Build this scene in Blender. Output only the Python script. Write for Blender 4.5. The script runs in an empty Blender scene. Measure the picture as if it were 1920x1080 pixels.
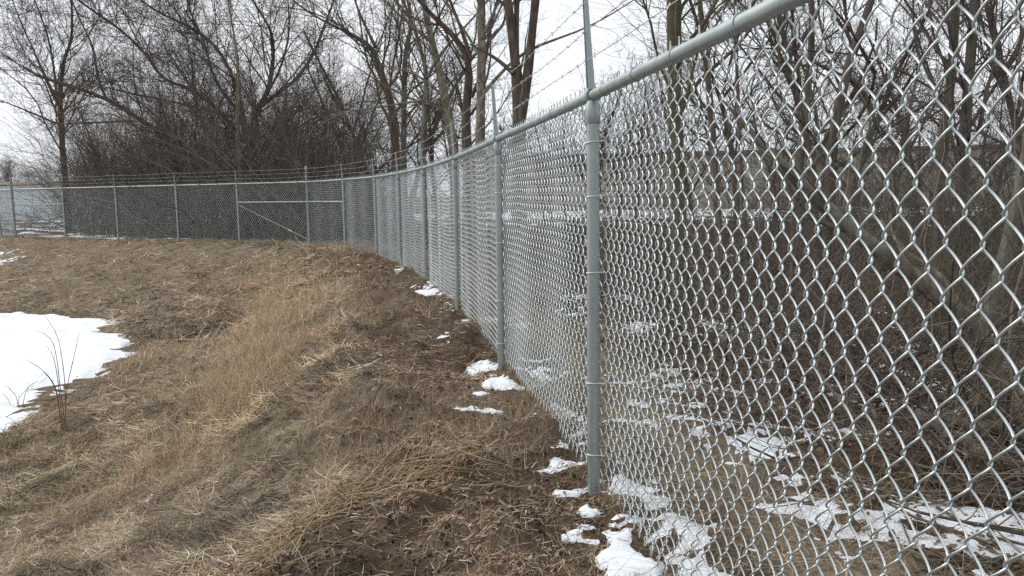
import bpy, math
import numpy as np
from mathutils import Matrix, Vector

rad = math.radians
SC = bpy.context.scene
COL = SC.collection

# ------------------------------------------------------------------ camera
F_PX, EYE = 1500.0, 1.17
PITCH, ROLL = rad(6.7), -0.014
_fw = np.array([0, math.cos(PITCH), -math.sin(PITCH)])
_u0 = np.array([0, math.sin(PITCH), math.cos(PITCH)])
_r0 = np.array([1.0, 0, 0])
_ri = math.cos(ROLL) * _r0 + math.sin(ROLL) * _u0
_up = -math.sin(ROLL) * _r0 + math.cos(ROLL) * _u0
cam_d = bpy.data.cameras.new('camera')
cam = bpy.data.objects.new('camera', cam_d)
COL.objects.link(cam)
cam_d.lens = F_PX / 1920 * 36
cam_d.sensor_width = 36
cam_d.clip_start, cam_d.clip_end = 0.05, 3000
M = Matrix(((_ri[0], _up[0], -_fw[0], 0), (_ri[1], _up[1], -_fw[1], 0),
            (_ri[2], _up[2], -_fw[2], EYE), (0, 0, 0, 1)))
cam.matrix_world = M
SC.camera = cam


def at(px, py, Y):
    """world point on the plane y = Y seen at a photograph pixel"""
    d = _ri * (px - 960) / F_PX + _up * (540 - py) / F_PX + _fw
    t = Y / d[1]
    return np.array([0, 0, EYE]) + d * t


def on_plane(px, py, z):
    d = _ri * (px - 960) / F_PX + _up * (540 - py) / F_PX + _fw
    return np.array([0, 0, EYE]) + d * ((z - EYE) / d[2])


# ------------------------------------------------------------------ world, sun
SUN_EL, SUN_AZ = rad(38), rad(-60)      # azimuth from +Y towards +X: sun behind thin cloud, left ahead
w = bpy.data.worlds.new('World')
SC.world = w
w.use_nodes = True
nt = w.node_tree
nt.nodes.clear()
wo = nt.nodes.new('ShaderNodeOutputWorld')
bg = nt.nodes.new('ShaderNodeBackground')
sky = nt.nodes.new('ShaderNodeTexSky')
sky.sky_type = 'NISHITA'
sky.sun_disc = False
sky.sun_elevation = SUN_EL
sky.sun_rotation = SUN_AZ
sky.dust_density = 4.0
hs = nt.nodes.new('ShaderNodeHueSaturation')
hs.inputs['Saturation'].default_value = 0.3
nt.links.new(sky.outputs[0], hs.inputs['Color'])
tcw = nt.nodes.new('ShaderNodeTexCoord')
mpw = nt.nodes.new('ShaderNodeMapping')
mpw.inputs['Scale'].default_value = (1.2, 1.2, 3.5)
nt.links.new(tcw.outputs['Generated'], mpw.inputs[0])
nzw = nt.nodes.new('ShaderNodeTexNoise')
nzw.inputs['Scale'].default_value = 1.6
nzw.inputs['Detail'].default_value = 4
nt.links.new(mpw.outputs[0], nzw.inputs['Vector'])
rpw = nt.nodes.new('ShaderNodeValToRGB')
rpw.color_ramp.elements[0].position = 0.3
rpw.color_ramp.elements[0].color = (6.3, 6.75, 7.25, 1)
rpw.color_ramp.elements[1].position = 0.72
rpw.color_ramp.elements[1].color = (8.3, 8.6, 8.9, 1)
nt.links.new(nzw.outputs['Fac'], rpw.inputs[0])
mxw = nt.nodes.new('ShaderNodeMixRGB')
mxw.inputs[0].default_value = 0.88
nt.links.new(hs.outputs[0], mxw.inputs[1])
nt.links.new(rpw.outputs[0], mxw.inputs[2])
nt.links.new(mxw.outputs[0], bg.inputs[0])
bg.inputs[1].default_value = 0.105
nt.links.new(bg.outputs[0], wo.inputs[0])

sun_d = bpy.data.lights.new('sun', 'SUN')
sun_d.energy = 1.3
sun_d.angle = rad(25)
sun_d.color = (1.0, 0.97, 0.92)
sun = bpy.data.objects.new('sun', sun_d)
COL.objects.link(sun)
_sd = Vector((math.sin(SUN_AZ) * math.cos(SUN_EL), math.cos(SUN_AZ) * math.cos(SUN_EL), math.sin(SUN_EL)))
sun.rotation_euler = _sd.to_track_quat('Z', 'Y').to_euler()

SC.view_settings.view_transform = 'Standard'
SC.view_settings.look = 'None'
SC.view_settings.exposure = 0.53
SC.view_settings.gamma = 1.0
SC.view_settings.use_curve_mapping = False
SC.render.engine = 'CYCLES'
SC.cycles.max_bounces = 5
SC.cycles.diffuse_bounces = 3
SC.cycles.use_denoising = False

RNG = np.random.default_rng(7)


# ------------------------------------------------------------------ helpers
def norm(a):
    return a / np.maximum(np.linalg.norm(a, axis=-1, keepdims=True), 1e-9)


def vnoise(x, y, seed=0):
    xi = np.floor(x).astype(np.int64)
    yi = np.floor(y).astype(np.int64)
    xf, yf = x - xi, y - yi
    u, v = xf * xf * (3 - 2 * xf), yf * yf * (3 - 2 * yf)

    def h(a, b):
        n = (a * 374761393 + b * 668265263 + seed * 974634777) & 0x7fffffff
        n = ((n ^ (n >> 13)) * 1274126177) & 0x7fffffff
        n = n ^ (n >> 16)
        return (n & 0xffff) / 65535.0
    return (h(xi, yi) * (1 - u) + h(xi + 1, yi) * u) * (1 - v) + (h(xi, yi + 1) * (1 - u) + h(xi + 1, yi + 1) * u) * v


def fbm(x, y, oct=4, seed=0):
    s, a, t = 0, 0.5, 0
    for i in range(oct):
        s = s + a * vnoise(x * 2 ** i + 17.3 * i, y * 2 ** i - 9.1 * i, seed + i)
        t += a
        a *= 0.5
    return s / t


def sstep(a, b, x):
    t = np.clip((x - a) / (b - a), 0, 1)
    return t * t * (3 - 2 * t)


def mesh_quads(name, V, Fq, mat, smooth=True, col=None):
    V = np.ascontiguousarray(V, np.float32).reshape(-1, 3)
    Fq = np.ascontiguousarray(Fq, np.int32).reshape(-1, 4)
    me = bpy.data.meshes.new(name)
    me.vertices.add(len(V))
    me.vertices.foreach_set('co', V.ravel())
    me.loops.add(len(Fq) * 4)
    me.loops.foreach_set('vertex_index', Fq.ravel())
    me.polygons.add(len(Fq))
    me.polygons.foreach_set('loop_start', np.arange(len(Fq), dtype=np.int32) * 4)
    me.polygons.foreach_set('use_smooth', np.full(len(Fq), smooth))
    if col is not None:
        c = np.ones((len(V), 4), np.float32)
        c[:, :col.shape[1]] = col
        at_ = me.color_attributes.new('Col', 'FLOAT_COLOR', 'POINT')
        at_.data.foreach_set('color', c.ravel())
    me.update(calc_edges=True)
    me.materials.append(mat)
    return me


def link(name, me, parent=None):
    o = bpy.data.objects.new(name, me)
    COL.objects.link(o)
    if parent is not None:
        o.parent = parent
    return o


def tag(o, label=None, cat=None, group=None, kind=None):
    if label: o['label'] = label
    if cat: o['category'] = cat
    if group: o['group'] = group
    if kind: o['kind'] = kind
    return o


def empty(name, loc=(0, 0, 0)):
    o = bpy.data.objects.new(name, None)
    o.empty_display_size = 0.2
    COL.objects.link(o)
    o.location = loc
    return o


def tubes(groups):
    """groups: list of (pts (n,K,3), rad (n,K), sides) -> V, quads"""
    Vs, Fs, off = [], [], 0
    for pts, r, S in groups:
        pts = np.asarray(pts, float)
        r = np.asarray(r, float)
        n, K, _ = pts.shape
        T = np.empty_like(pts)
        T[:, 1:-1] = pts[:, 2:] - pts[:, :-2]
        T[:, 0] = pts[:, 1] - pts[:, 0]
        T[:, -1] = pts[:, -1] - pts[:, -2]
        T = norm(T)
        ref = np.where(np.abs(T[:, :1, 2:3]) > 0.9, np.array([1.0, 0, 0]), np.array([0, 0, 1.0]))
        ref = np.broadcast_to(ref, T.shape)
        U = norm(np.cross(T, ref))
        W = np.cross(T, U)
        a = np.arange(S) * 2 * np.pi / S
        V = pts[:, :, None] + r[:, :, None, None] * (np.cos(a)[:, None] * U[:, :, None] + np.sin(a)[:, None] * W[:, :, None])
        idx = np.arange(n * K * S).reshape(n, K, S) + off
        q = np.stack([idx[:, :-1], np.roll(idx, -1, 2)[:, :-1], np.roll(idx, -1, 2)[:, 1:], idx[:, 1:]], -1)
        Vs.append(V.reshape(-1, 3))
        Fs.append(q.reshape(-1, 4))
        off += n * K * S
    return np.concatenate(Vs), np.concatenate(Fs)


def tube_mesh(name, groups, mat, col=None):
    V, Fq = tubes(groups)
    return mesh_quads(name, V, Fq, mat, True, col)


class MB:
    """collects boxes, rods, lathes as quads"""
    def __init__(s):
        s.V, s.F, s.n = [], [], 0

    def add(s, V, Fq):
        s.V.append(np.asarray(V, float).reshape(-1, 3))
        s.F.append(np.asarray(Fq).reshape(-1, 4) + s.n)
        s.n += len(s.V[-1])

    def box(s, lo, hi):
        x0, y0, z0 = lo
        x1, y1, z1 = hi
        V = [(x0, y0, z0), (x1, y0, z0), (x1, y1, z0), (x0, y1, z0), (x0, y0, z1), (x1, y0, z1), (x1, y1, z1), (x0, y1, z1)]
        s.add(V, [(0, 3, 2, 1), (4, 5, 6, 7), (0, 1, 5, 4), (1, 2, 6, 5), (2, 3, 7, 6), (3, 0, 4, 7)])

    def prism(s, B, T):
        s.add(list(B) + list(T), [(0, 3, 2, 1), (4, 5, 6, 7), (0, 1, 5, 4), (1, 2, 6, 5), (2, 3, 7, 6), (3, 0, 4, 7)])

    def rod(s, pts, r, S=10, caps=True):
        pts = np.asarray(pts, float)
        r = np.broadcast_to(np.asarray(r, float), (len(pts),))
        if caps:
            d0, d1 = norm(pts[1] - pts[0]), norm(pts[-1] - pts[-2])
            pts = np.vstack([pts[0], pts[0], pts[0] + d0 * 1e-3, pts[1:-1], pts[-1] - d1 * 1e-3, pts[-1], pts[-1]])
            pts[0] -= d0 * 1e-4
            pts[-1] += d1 * 1e-4
            r = np.concatenate([[1e-5], r[:1], r, r[-1:], [1e-5]])
        V, Fq = tubes([(pts[None], r[None], S)])
        s.add(V, Fq)

    def ring(s, c, axis, R, r, S=14, s2=5):
        axis = norm(np.asarray(axis, float))
        ref = np.array([0, 0, 1.0]) if abs(axis[2]) < .9 else np.array([1.0, 0, 0])
        u = norm(np.cross(axis, ref))
        v = np.cross(axis, u)
        a = np.arange(S) * 2 * np.pi / S
        b = np.arange(s2) * 2 * np.pi / s2
        d = np.cos(a)[:, None] * u + np.sin(a)[:, None] * v
        V = np.asarray(c) + (R + r * np.cos(b))[None, :, None] * d[:, None] + (r * np.sin(b))[None, :, None] * axis
        idx = np.arange(S * s2).reshape(S, s2)
        q = np.stack([idx, np.roll(idx, -1, 1), np.roll(np.roll(idx, -1, 1), -1, 0), np.roll(idx, -1, 0)], -1)
        s.add(V, q)

    def mesh(s, name, mat, smooth=False):
        return mesh_quads(name, np.concatenate(s.V), np.concatenate(s.F), mat, smooth)

    def build(s, name, mat, parent=None, smooth=False):
        return link(name, s.mesh(name, mat, smooth), parent)


# ------------------------------------------------------------------ materials
def material(name, rough=0.8, metallic=0.0, spec=0.3):
    m = bpy.data.materials.new(name)
    m.use_nodes = True
    t = m.node_tree
    b = t.nodes['Principled BSDF']
    b.inputs['Roughness'].default_value = rough
    b.inputs['Metallic'].default_value = metallic
    b.inputs['Specular IOR Level'].default_value = spec
    return m, t, b


def nd(t, typ, **kw):
    n = t.nodes.new(typ)
    for k, v in kw.items():
        if k in n.inputs.keys():
            n.inputs[k].default_value = v
        else:
            setattr(n, k, v)
    return n


def ramp(t, fac, stops):
    r = t.nodes.new('ShaderNodeValToRGB')
    e = r.color_ramp.elements
    while len(e) < len(stops):
        e.new(0.5)
    for el, (p, c) in zip(e, stops):
        el.position = p
        el.color = (*c, 1)
    t.links.new(fac, r.inputs[0])
    return r.outputs[0]


def noise(t, scale, detail=5, vec=None, rough=0.6):
    n = nd(t, 'ShaderNodeTexNoise', Scale=scale, Detail=detail, Roughness=rough)
    if vec is not None:
        t.links.new(vec, n.inputs['Vector'])
    return n.outputs['Fac']


def coords(t, scale=(1, 1, 1), kind='Object'):
    tc = t.nodes.new('ShaderNodeTexCoord')
    mp = t.nodes.new('ShaderNodeMapping')
    mp.inputs['Scale'].default_value = scale
    t.links.new(tc.outputs[kind], mp.inputs[0])
    return mp.outputs[0]


def mix(t, fac, a, b, blend='MIX'):
    m = t.nodes.new('ShaderNodeMixRGB')
    m.blend_type = blend
    for sock, v in ((m.inputs[0], fac), (m.inputs[1], a), (m.inputs[2], b)):
        if isinstance(v, (int, float)):
            sock.default_value = v
        elif isinstance(v, tuple):
            sock.default_value = (*v, 1)
        else:
            t.links.new(v, sock)
    return m.outputs[0]


def bump(t, b, h, strength=0.5, dist=0.02):
    n = nd(t, 'ShaderNodeBump', Strength=strength, Distance=dist)
    t.links.new(h, n.inputs['Height'])
    t.links.new(n.outputs[0], b.inputs['Normal'])


def bark_material(name, c0, c1, c2, vs=1.0, patch=None):
    m, t, b = material(name, 0.95, 0, 0.15)
    v = coords(t, (14 * vs, 14 * vs, 2.6 * vs))
    n1 = noise(t, 1.0, 6, v, 0.7)
    c = ramp(t, n1, [(0.32, c0), (0.5, c1), (0.68, c2)])
    n2 = noise(t, 0.9, 3, coords(t, (1, 1, 1)))
    c = mix(t, mix(t, 0.5, n2, (0.35, 0.35, 0.35)), c, (0.105, 0.098, 0.065), 'MIX') if patch == 'moss' else c
    if patch == 'mottle':
        n3 = noise(t, 1.0, 3, coords(t, (9, 9, 5)))
        k = ramp(t, n3, [(0.5, (0, 0, 0)), (0.58, (1, 1, 1))])
        c = mix(t, k, c, (0.27, 0.25, 0.20))
    t.links.new(c, b.inputs['Base Color'])
    bump(t, b, n1, 0.9, 0.03)
    return m


M_BARK = bark_material('bark_brown', (0.054, 0.043, 0.036), (0.132, 0.109, 0.088), (0.232, 0.194, 0.155))
M_BARK_DARK = bark_material('bark_dark', (0.040, 0.034, 0.029), (0.096, 0.080, 0.069), (0.168, 0.144, 0.120))
M_BARK_RED = bark_material('bark_reddish', (.045, .035, .029), (.108, .084, .068), (.185, .148, .12))
M_BARK_MOSS = bark_material('bark_mossy', (0.042, 0.039, 0.025), (0.119, 0.112, 0.070), (0.210, 0.196, 0.126), 1.0, 'moss')
M_BARK_PALE = bark_material('bark_mottled', (0.088, 0.075, 0.056), (0.163, 0.144, 0.110), (0.250, 0.225, 0.175), 1.0, 'mottle')
M_BARK_GREY = bark_material('bark_grey', (0.081, 0.071, 0.057), (0.161, 0.144, 0.115), (0.265, 0.236, 0.196))


def col_material(name, rough=0.85, mult=1.0, trans=0.0):
    m, t, b = material(name, rough, 0, 0.2)
    a = nd(t, 'ShaderNodeVertexColor')
    a.layer_name = 'Col'
    n = noise(t, 60, 2, coords(t))
    c = mix(t, 1.0, a.outputs[0], ramp(t, n, [(0.3, (.75, .75, .75)), (.7, (1.15, 1.15, 1.15))]), 'MULTIPLY')
    t.links.new(c, b.inputs['Base Color'])
    return m


M_BLADE = col_material('dead_grass_blades')
M_LEAF = col_material('dead_leaves')
M_TWIG = col_material('twig_wood', 0.95)

# galvanised steel
def galv(name, base, rough, met, spots=True):
    m, t, b = material(name, rough, met, 0.5)
    v = coords(t)
    n1 = noise(t, 9, 4, v)
    n2 = noise(t, 160, 3, v)
    c = mix(t, 0.5, ramp(t, n1, [(.3, tuple(x * .74 for x in base)), (.7, tuple(min(1, x * 1.1) for x in base))]),
            ramp(t, n2, [(.35, tuple(x * .92 for x in base)), (.65, tuple(min(1, x * 1.12) for x in base))]))
    t.links.new(c, b.inputs['Base Color'])
    r = ramp(t, n1, [(.3, (rough - .08,) * 3), (.7, (rough + .1,) * 3)])
    t.links.new(r, b.inputs['Roughness'])
    bump(t, b, n2, 0.06, 0.002)
    return m


M_POST = galv('galvanised_post', (.35, .392, .388), .5, .7)
M_RAIL = galv('galvanised_rail', (.35, .392, .388), .48, .7)
M_WIRE = galv('galvanised_wire', (.58, .63, .635), .40, .8)
M_FIT = galv('galvanised_fitting', (.33, .375, .38), .5, .7)
M_TIE = galv('bright_tie_wire', (.66, .69, .70), .45, .55)
M_BARB = galv('barbed_wire_steel', (.55, .56, .55), .5, .6)


def ground_material():
    m, t, b = material('ground_soil_and_thatch', 0.97, 0, 0.1)
    v = coords(t)
    a = nd(t, 'ShaderNodeVertexColor')
    a.layer_name = 'Col'
    sep = t.nodes.new('ShaderNodeSeparateColor')
    t.links.new(a.outputs[0], sep.inputs[0])
    n_big = noise(t, 0.9, 5, v)
    n_mid = noise(t, 7, 6, v, .7)
    n_fin = noise(t, 45, 6, v, .75)
    # fibrous streaks of matted straw
    mp = t.nodes.new('ShaderNodeMapping')
    mp.inputs['Rotation'].default_value = (0, 0, rad(35))
    mp.inputs['Scale'].default_value = (70, 9, 20)
    tc = t.nodes.new('ShaderNodeTexCoord')
    t.links.new(tc.outputs['Object'], mp.inputs[0])
    dv = nd(t, 'ShaderNodeVectorMath', operation='ADD')
    nn = nd(t, 'ShaderNodeTexNoise', Scale=2.5, Detail=2)
    t.links.new(tc.outputs['Object'], nn.inputs['Vector'])
    sc = nd(t, 'ShaderNodeVectorMath', operation='SCALE')
    sc.inputs['Scale'].default_value = 9
    t.links.new(nn.outputs['Color'], sc.inputs[0])
    t.links.new(mp.outputs[0], dv.inputs[0])
    t.links.new(sc.outputs[0], dv.inputs[1])
    n_fib = noise(t, 1.0, 4, dv.outputs[0], .7)
    thatch = mix(t, n_big, ramp(t, n_fib, [(.28, (.07, .056, .042)), (.5, (.20, .162, .12)), (.72, (.36, .30, .225))]),
                 ramp(t, n_fib, [(.28, (.075, .056, .037)), (.5, (.235, .178, .118)), (.72, (.40, .315, .21))]))
    soil = ramp(t, mix(t, .5, n_fin, n_mid), [(.3, (.03, .021, .0145)), (.5, (.078, .054, .037)), (.68, (.16, .118, .082))])
    litter = ramp(t, mix(t, .6, n_mid, n_fin), [(.3, (.026, .019, .014)), (.47, (.062, .046, .033)), (.62, (.125, .092, .066)), (.75, (.2, .155, .112))])
    c = mix(t, sep.outputs[0], thatch, soil)
    c = mix(t, sep.outputs[1], c, litter)
    far = ramp(t, n_big, [(.3, (.15, .12, .085)), (.7, (.24, .20, .14))])
    c = mix(t, sep.outputs[2], c, far)
    t.links.new(c, b.inputs['Base Color'])
    hh = mix(t, .5, n_fib, n_fin)
    bump(t, b, hh, 0.8, 0.03)
    return m


M_GROUND = ground_material()


def snow_material():
    m, t, b = material('old_snow', 0.6, 0, 0.3)
    v = coords(t)
    n = noise(t, 12, 6, v, .65)
    n2 = noise(t, 90, 4, v, .7)
    k = ramp(t, n2, [(.66, (0, 0, 0)), (.75, (1, 1, 1))])
    c = ramp(t, n, [(.3, (.77, .81, .86)), (.7, (.90, .915, .94))])
    c = mix(t, k, c, (.55, .5, .44))
    t.links.new(c, b.inputs['Base Color'])
    b.inputs['Subsurface Weight'].default_value = 0.0
    bump(t, b, mix(t, .4, n, n2), 0.5, 0.02)
    return m


M_SNOW = snow_material()

# ------------------------------------------------------------------ fence line and terrain
H = 1.53                                    # rail centre above ground
FP = np.array([(1.03, -1.80), (0.67, 0.62), (0.31, 3.03), (-0.08, 5.30), (-0.55, 7.98), (-1.165, 10.75), (-1.835, 13.15), (-2.60, 15.40),
               (-3.66, 17.60), (-4.95, 19.61), (-7.09, 20.88), (-9.12, 21.95), (-11.33, 23.10), (-13.50, 24.28), (-15.71, 25.40),
               (-17.22, 27.05), (-18.95, 28.85)])
IC1, IC2 = 9, 14                             # corner posts


def fence_sd(x, y):
    """signed distance to the fence line, positive on the embankment side"""
    best = np.full(x.shape, 1e9)
    sg = np.ones(x.shape)
    pts = np.vstack([FP[0] + (FP[0] - FP[1]) * 60, FP, FP[-1] + (FP[-1] - FP[-2]) * 60])
    for a, b in zip(pts[:-1], pts[1:]):
        d = b - a
        t = np.clip(((x - a[0]) * d[0] + (y - a[1]) * d[1]) / (d @ d), 0, 1)
        ex, ey = x - a[0] - t * d[0], y - a[1] - t * d[1]
        ds = np.hypot(ex, ey)
        s = np.sign(d[0] * (y - a[1]) - d[1] * (x - a[0]))
        m = ds < best - 1e-6
        best = np.where(m, ds, best)
        sg = np.where(m, s, sg)
    return best * np.where(sg == 0, 1, sg)


ZB = -1.05
_bp = [on_plane(px, py, ZB)[:2] for px, py in
       [(-40, 589), (95, 590), (130, 597), (200, 598), (170, 625), (238, 638), (190, 682), (110, 728), (30, 770), (-30, 815), (-200, 930)]]
BASIN = np.array(_bp + [(-9, 3.5), (-24, 3.0), (-26, 14.5)])


def poly_sd(P, x, y):
    """distance outside a polygon (0 inside)"""
    d = np.full(x.shape, 1e9)
    ins = np.zeros(x.shape, bool)
    n = len(P)
    for i in range(n):
        a, b = P[i], P[(i + 1) % n]
        e = b - a
        t = np.clip(((x - a[0]) * e[0] + (y - a[1]) * e[1]) / (e @ e), 0, 1)
        d = np.minimum(d, np.hypot(x - a[0] - t * e[0], y - a[1] - t * e[1]))
        c = ((a[1] > y) != (b[1] > y)) & (x < (b[0] - a[0]) * (y - a[1]) / (b[1] - a[1] + 1e-12) + a[0])
        ins ^= c
    return np.where(ins, -d, d)


def zbase(x, y):
    s = fence_sd(x, y)
    db = np.maximum(poly_sd(BASIN, x, y), 0)
    df = np.maximum(s - 1.0, 0)
    t = db / (db + df + 1e-6)
    t = np.where(s < 1.0, 1.0, t)
    z = ZB * (1 - t ** 1.9)
    out = np.maximum(-s, 0)
    z = z - 0.28 * sstep(0.6, 6, out) - 0.35 * sstep(8, 40, out)
    z = z + (fbm(x * .5, y * .5, 3, 3) - .5) * 0.22 * sstep(.7, 3, np.abs(s)) * np.where(db > 0.05, 1, .15)
    return z


def zfine(x, y):
    return (fbm(x * 2.6, y * 2.6, 4, 11) - .5) * 0.13 + np.maximum(fbm(x * 5, y * 5, 2, 15) - .52, 0) * .22 + (fbm(x * 14, y * 14, 2, 21) - .5) * 0.03 - .01


def zg(x, y):
    x = np.asarray(x, float)
    y = np.asarray(y, float)
    return zbase(x, y) + zfine(x, y) * sstep(0.0, 0.12, np.maximum(poly_sd(BASIN, x, y), 0) + .02)


def axis(breaks):
    out = [breaks[0][0]]
    for (a, b, st0, st1) in breaks:
        p = a
        while p < b - 1e-6:
            f = (p - a) / (b - a)
            p = min(p + st0 * (st1 / st0) ** f, b)
            out.append(p)
    return np.unique(np.round(out, 5))


def soil_mask(x, y):
    s = fence_sd(x, y)
    n = fbm(x * 1.3, y * 1.3, 4, 31)
    strip = (1 - sstep(.75, 1.35, s + (n - .5) * 1.1)) * (s > -0.4) * (1 - sstep(15, 18, y))
    c = on_plane(760, 1075, 0)
    near = 1 - sstep(.35, .75, np.hypot((x - c[0]) / 1.5, (y - c[1] - .1) / .95) + (n - .5) * .5)
    return np.clip(0.9 * strip + near, 0, 1) * (0.6 + .4 * sstep(.35, .6, n)), near


def build_ground():
    xs = axis([(-900, -60, 200, 12), (-60, -18, 8, .35), (-18, -5, .3, .12), (-5, 4.2, .05, .05), (4.2, 14, .1, .4), (14, 60, .6, 6), (60, 900, 10, 200)])
    ys = axis([(-60, -3, 15, .6), (-3, 1.4, .3, .06), (1.4, 7, .045, .06), (7, 17, .07, .14), (17, 32, .16, .4), (32, 90, .6, 6), (90, 1500, 12, 300)])
    X, Y = np.meshgrid(xs, ys, indexing='ij')
    Z = zg(X, Y)
    nx, ny = X.shape
    idx = np.arange(nx * ny).reshape(nx, ny)
    q = np.stack([idx[:-1, :-1], idx[1:, :-1], idx[1:, 1:], idx[:-1, 1:]], -1)
    s = fence_sd(X, Y)
    sm, _ = soil_mask(X, Y)
    wet = 1 - sstep(0, .7, np.maximum(poly_sd(BASIN, X, Y), 0) + (fbm(X * 2, Y * 2, 3, 5) - .5) * .8)
    sm = np.maximum(sm, .55 * wet)
    lit = sstep(0.7, 1.5, -s + .25 + (fbm(X * 2, Y * 2, 3, 8) - .5) * 1.0)
    far = sstep(40, 80, np.hypot(X, Y))
    C = np.stack([sm, lit * (1 - far), far], -1).reshape(-1, 3)
    me = mesh_quads('ground', np.stack([X, Y, Z], -1), q, M_GROUND, True, C)
    tag(link('ground', me), kind='structure')


build_ground()


# ------------------------------------------------------------------ snow
def snow_sheet(name, x0, x1, y0, y1, st, thick_fn, tmax=.002):
    xs = np.arange(x0, x1 + st, st)
    ys = np.arange(y0, y1 + st, st)
    X, Y = np.meshgrid(xs, ys, indexing='ij')
    T = thick_fn(X, Y)
    T = np.clip(T, -0.06, tmax + .012 * fbm(X * 6, Y * 6, 3, 77))
    Z = zbase(X, Y) + zfine(X, Y) * .55 + T
    keep = (T[:-1, :-1] > -.05) | (T[1:, 1:] > -.05) | (T[1:, :-1] > -.05) | (T[:-1, 1:] > -.05)
    idx = np.arange(X.size).reshape(X.shape)
    q = np.stack([idx[:-1, :-1], idx[1:, :-1], idx[1:, 1:], idx[:-1, 1:]], -1)[keep]
    used, inv = np.unique(q, return_inverse=True)
    V = np.stack([X, Y, Z], -1).reshape(-1, 3)[used]
    me = mesh_quads(name, V, inv.reshape(-1, 4), M_SNOW)
    o = link(name, me)
    tag(o, kind='structure')
    return o


def basin_t(x, y):
    d = poly_sd(BASIN, x, y)
    # ragged tongues that follow the grain of the bank
    n = fbm(x * 1.4 + y * .5, y * 2.6 - x * .9, 4, 41) - .5
    return 0.012 - (d + n * 1.0) * .10 + (fbm(x * 9, y * 9, 3, 4) - .5) * .035


snow_sheet('basin_snow', -19, -3.2, 5.5, 18.5, .07, basin_t, .07)

_blobs = []


def blob(px, py, rx, ry, k=1.0, z=0.0):
    c = on_plane(px, py, z)
    _blobs.append((c[0], c[1], rx, ry, k))


# drift round the near post and along the foot of the fence
for b in [(1080, 872, .13, .15), (1060, 925, .08, .045), (1040, 868, .07, .06), (1060, 840, .08, .12), (1110, 885, .12, .15), (1130, 1000, .10, .07), (1190, 1050, .08, .05), (1100, 1012, .08, .035), (1160, 1030, .07, .05), (1150, 1068, .06, .04),
          (1075, 810, .05, .14), (575, 1072, .05, .03), (905, 1018, .05, .02), (1095, 960, .06, .04),
          (940, 712, .09, .15), (900, 738, .10, .05), (962, 722, .08, .12), (880, 768, .06, .06), (915, 770, .05, .06), (880, 672, .06, .22), (908, 682, .12, .2), (835, 632, .05, .2),
          (800, 535, .10, .5), (845, 585, .10, .5), (752, 503, .15, .5), (800, 548, .12, .4)]:
    blob(*b)
for b in [(525, 527, .16, .22, 1, -.3), (472, 687, .06, .07, 1, -.12), (485, 680, .05, .04, 1, -.12), (275, 830, .035, .05, 1, -.2),
          (3, 460, .3, .35, 1, 0), (-30, 458, .6, .5, 1, 0)]:
    blob(*b)


def blob_t(x, y):
    best = np.full(x.shape, -1.0)
    n = (fbm(x * 11, y * 11, 4, 51) - .5) * 1.9
    for cx, cy, rx, ry, k in _blobs:
        d = np.hypot((x - cx) / rx, (y - cy) / ry) + n * 1.5
        best = np.maximum(best, 1 - d)
    return best * .045 + (fbm(x * 22, y * 22, 3, 4) - .5) * .06 - .006


def drift(pts, z, wd, k):
    return [on_plane(px, py, z)[:2] for px, py in pts], wd, k


WOOD_DRIFTS = [drift([(1236, 836), (1400, 846), (1500, 905), (1650, 950), (1920, 1045), (2150, 1110)], -.08, .13, .20),
               drift([(1520, 960), (1700, 1040), (1900, 1110)], -.06, .12, .13),
               drift([(1125, 880), (1200, 925), (1270, 985), (1320, 1080)], -.02, .075, .18),
               drift([(1140, 980), (1185, 1040), (1240, 1090)], 0, .04, .09),
               drift([(1340, 650), (1400, 600), (1440, 615)], -.25, .22, .20), drift([(1180, 668), (1215, 664)], -.2, .12, .18),
               drift([(1760, 735), (1920, 760)], -.2, .16, .18), drift([(1880, 690), (1960, 720)], -.2, .2, .18), drift([(1880, 830), (1990, 850)], -.15, .12, .16),
               drift([(1280, 640), (1330, 655)], -.22, .14, .14), drift([(1060, 800), (1110, 860)], 0, .05, .12)]


def wood_snow(x, y):
    s = -fence_sd(x, y)
    c, sn = math.cos(.25), math.sin(.25)
    u, v = x * c - y * sn, x * sn + y * c
    n = fbm(u * .9, v * 2.0, 4, 61)
    n2 = fbm(u * 3.5, v * 8, 4, 71)
    strip = np.zeros(x.shape)
    for line, wd, k in WOOD_DRIFTS:
        d = np.full(x.shape, 1e9)
        for a, b in zip(line[:-1], line[1:]):
            e = b - a
            t = np.clip(((x - a[0]) * e[0] + (y - a[1]) * e[1]) / (e @ e), 0, 1)
            d = np.minimum(d, np.hypot(x - a[0] - t * e[0], y - a[1] - t * e[1]))
        strip = np.maximum(strip, k * np.exp(-(d / wd) ** 2))
    h0, h1 = on_plane(1000, 735, -.05), on_plane(1400, 735, -.15)
    hole = np.exp(-((y - (h0[1] + h1[1]) / 2) / .55) ** 2) * sstep(h1[0] + .3, h1[0] - .3, x)
    m = n * .5 + n2 * .5 + strip - .09 * hole - .60 - .02 * (1 - sstep(.8, 1.6, s))
    m = np.where(s < -.05, -1, m)
    m = m - .12 * sstep(7, 12, y) * (1 - sstep(40, 60, y))
    return m * .16 + (fbm(x * 16, y * 16, 4, 4) - .5) * .075 - .003


snow_sheet('near_fence_snow', -3.2, 1.6, 1.5, 15, .028, blob_t)
snow_sheet('far_bank_snow', -20, -3.2, 6, 28, .06, blob_t)
snow_sheet('wood_floor_snow', -1.0, 7.0, .8, 12, .035, wood_snow)


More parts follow.
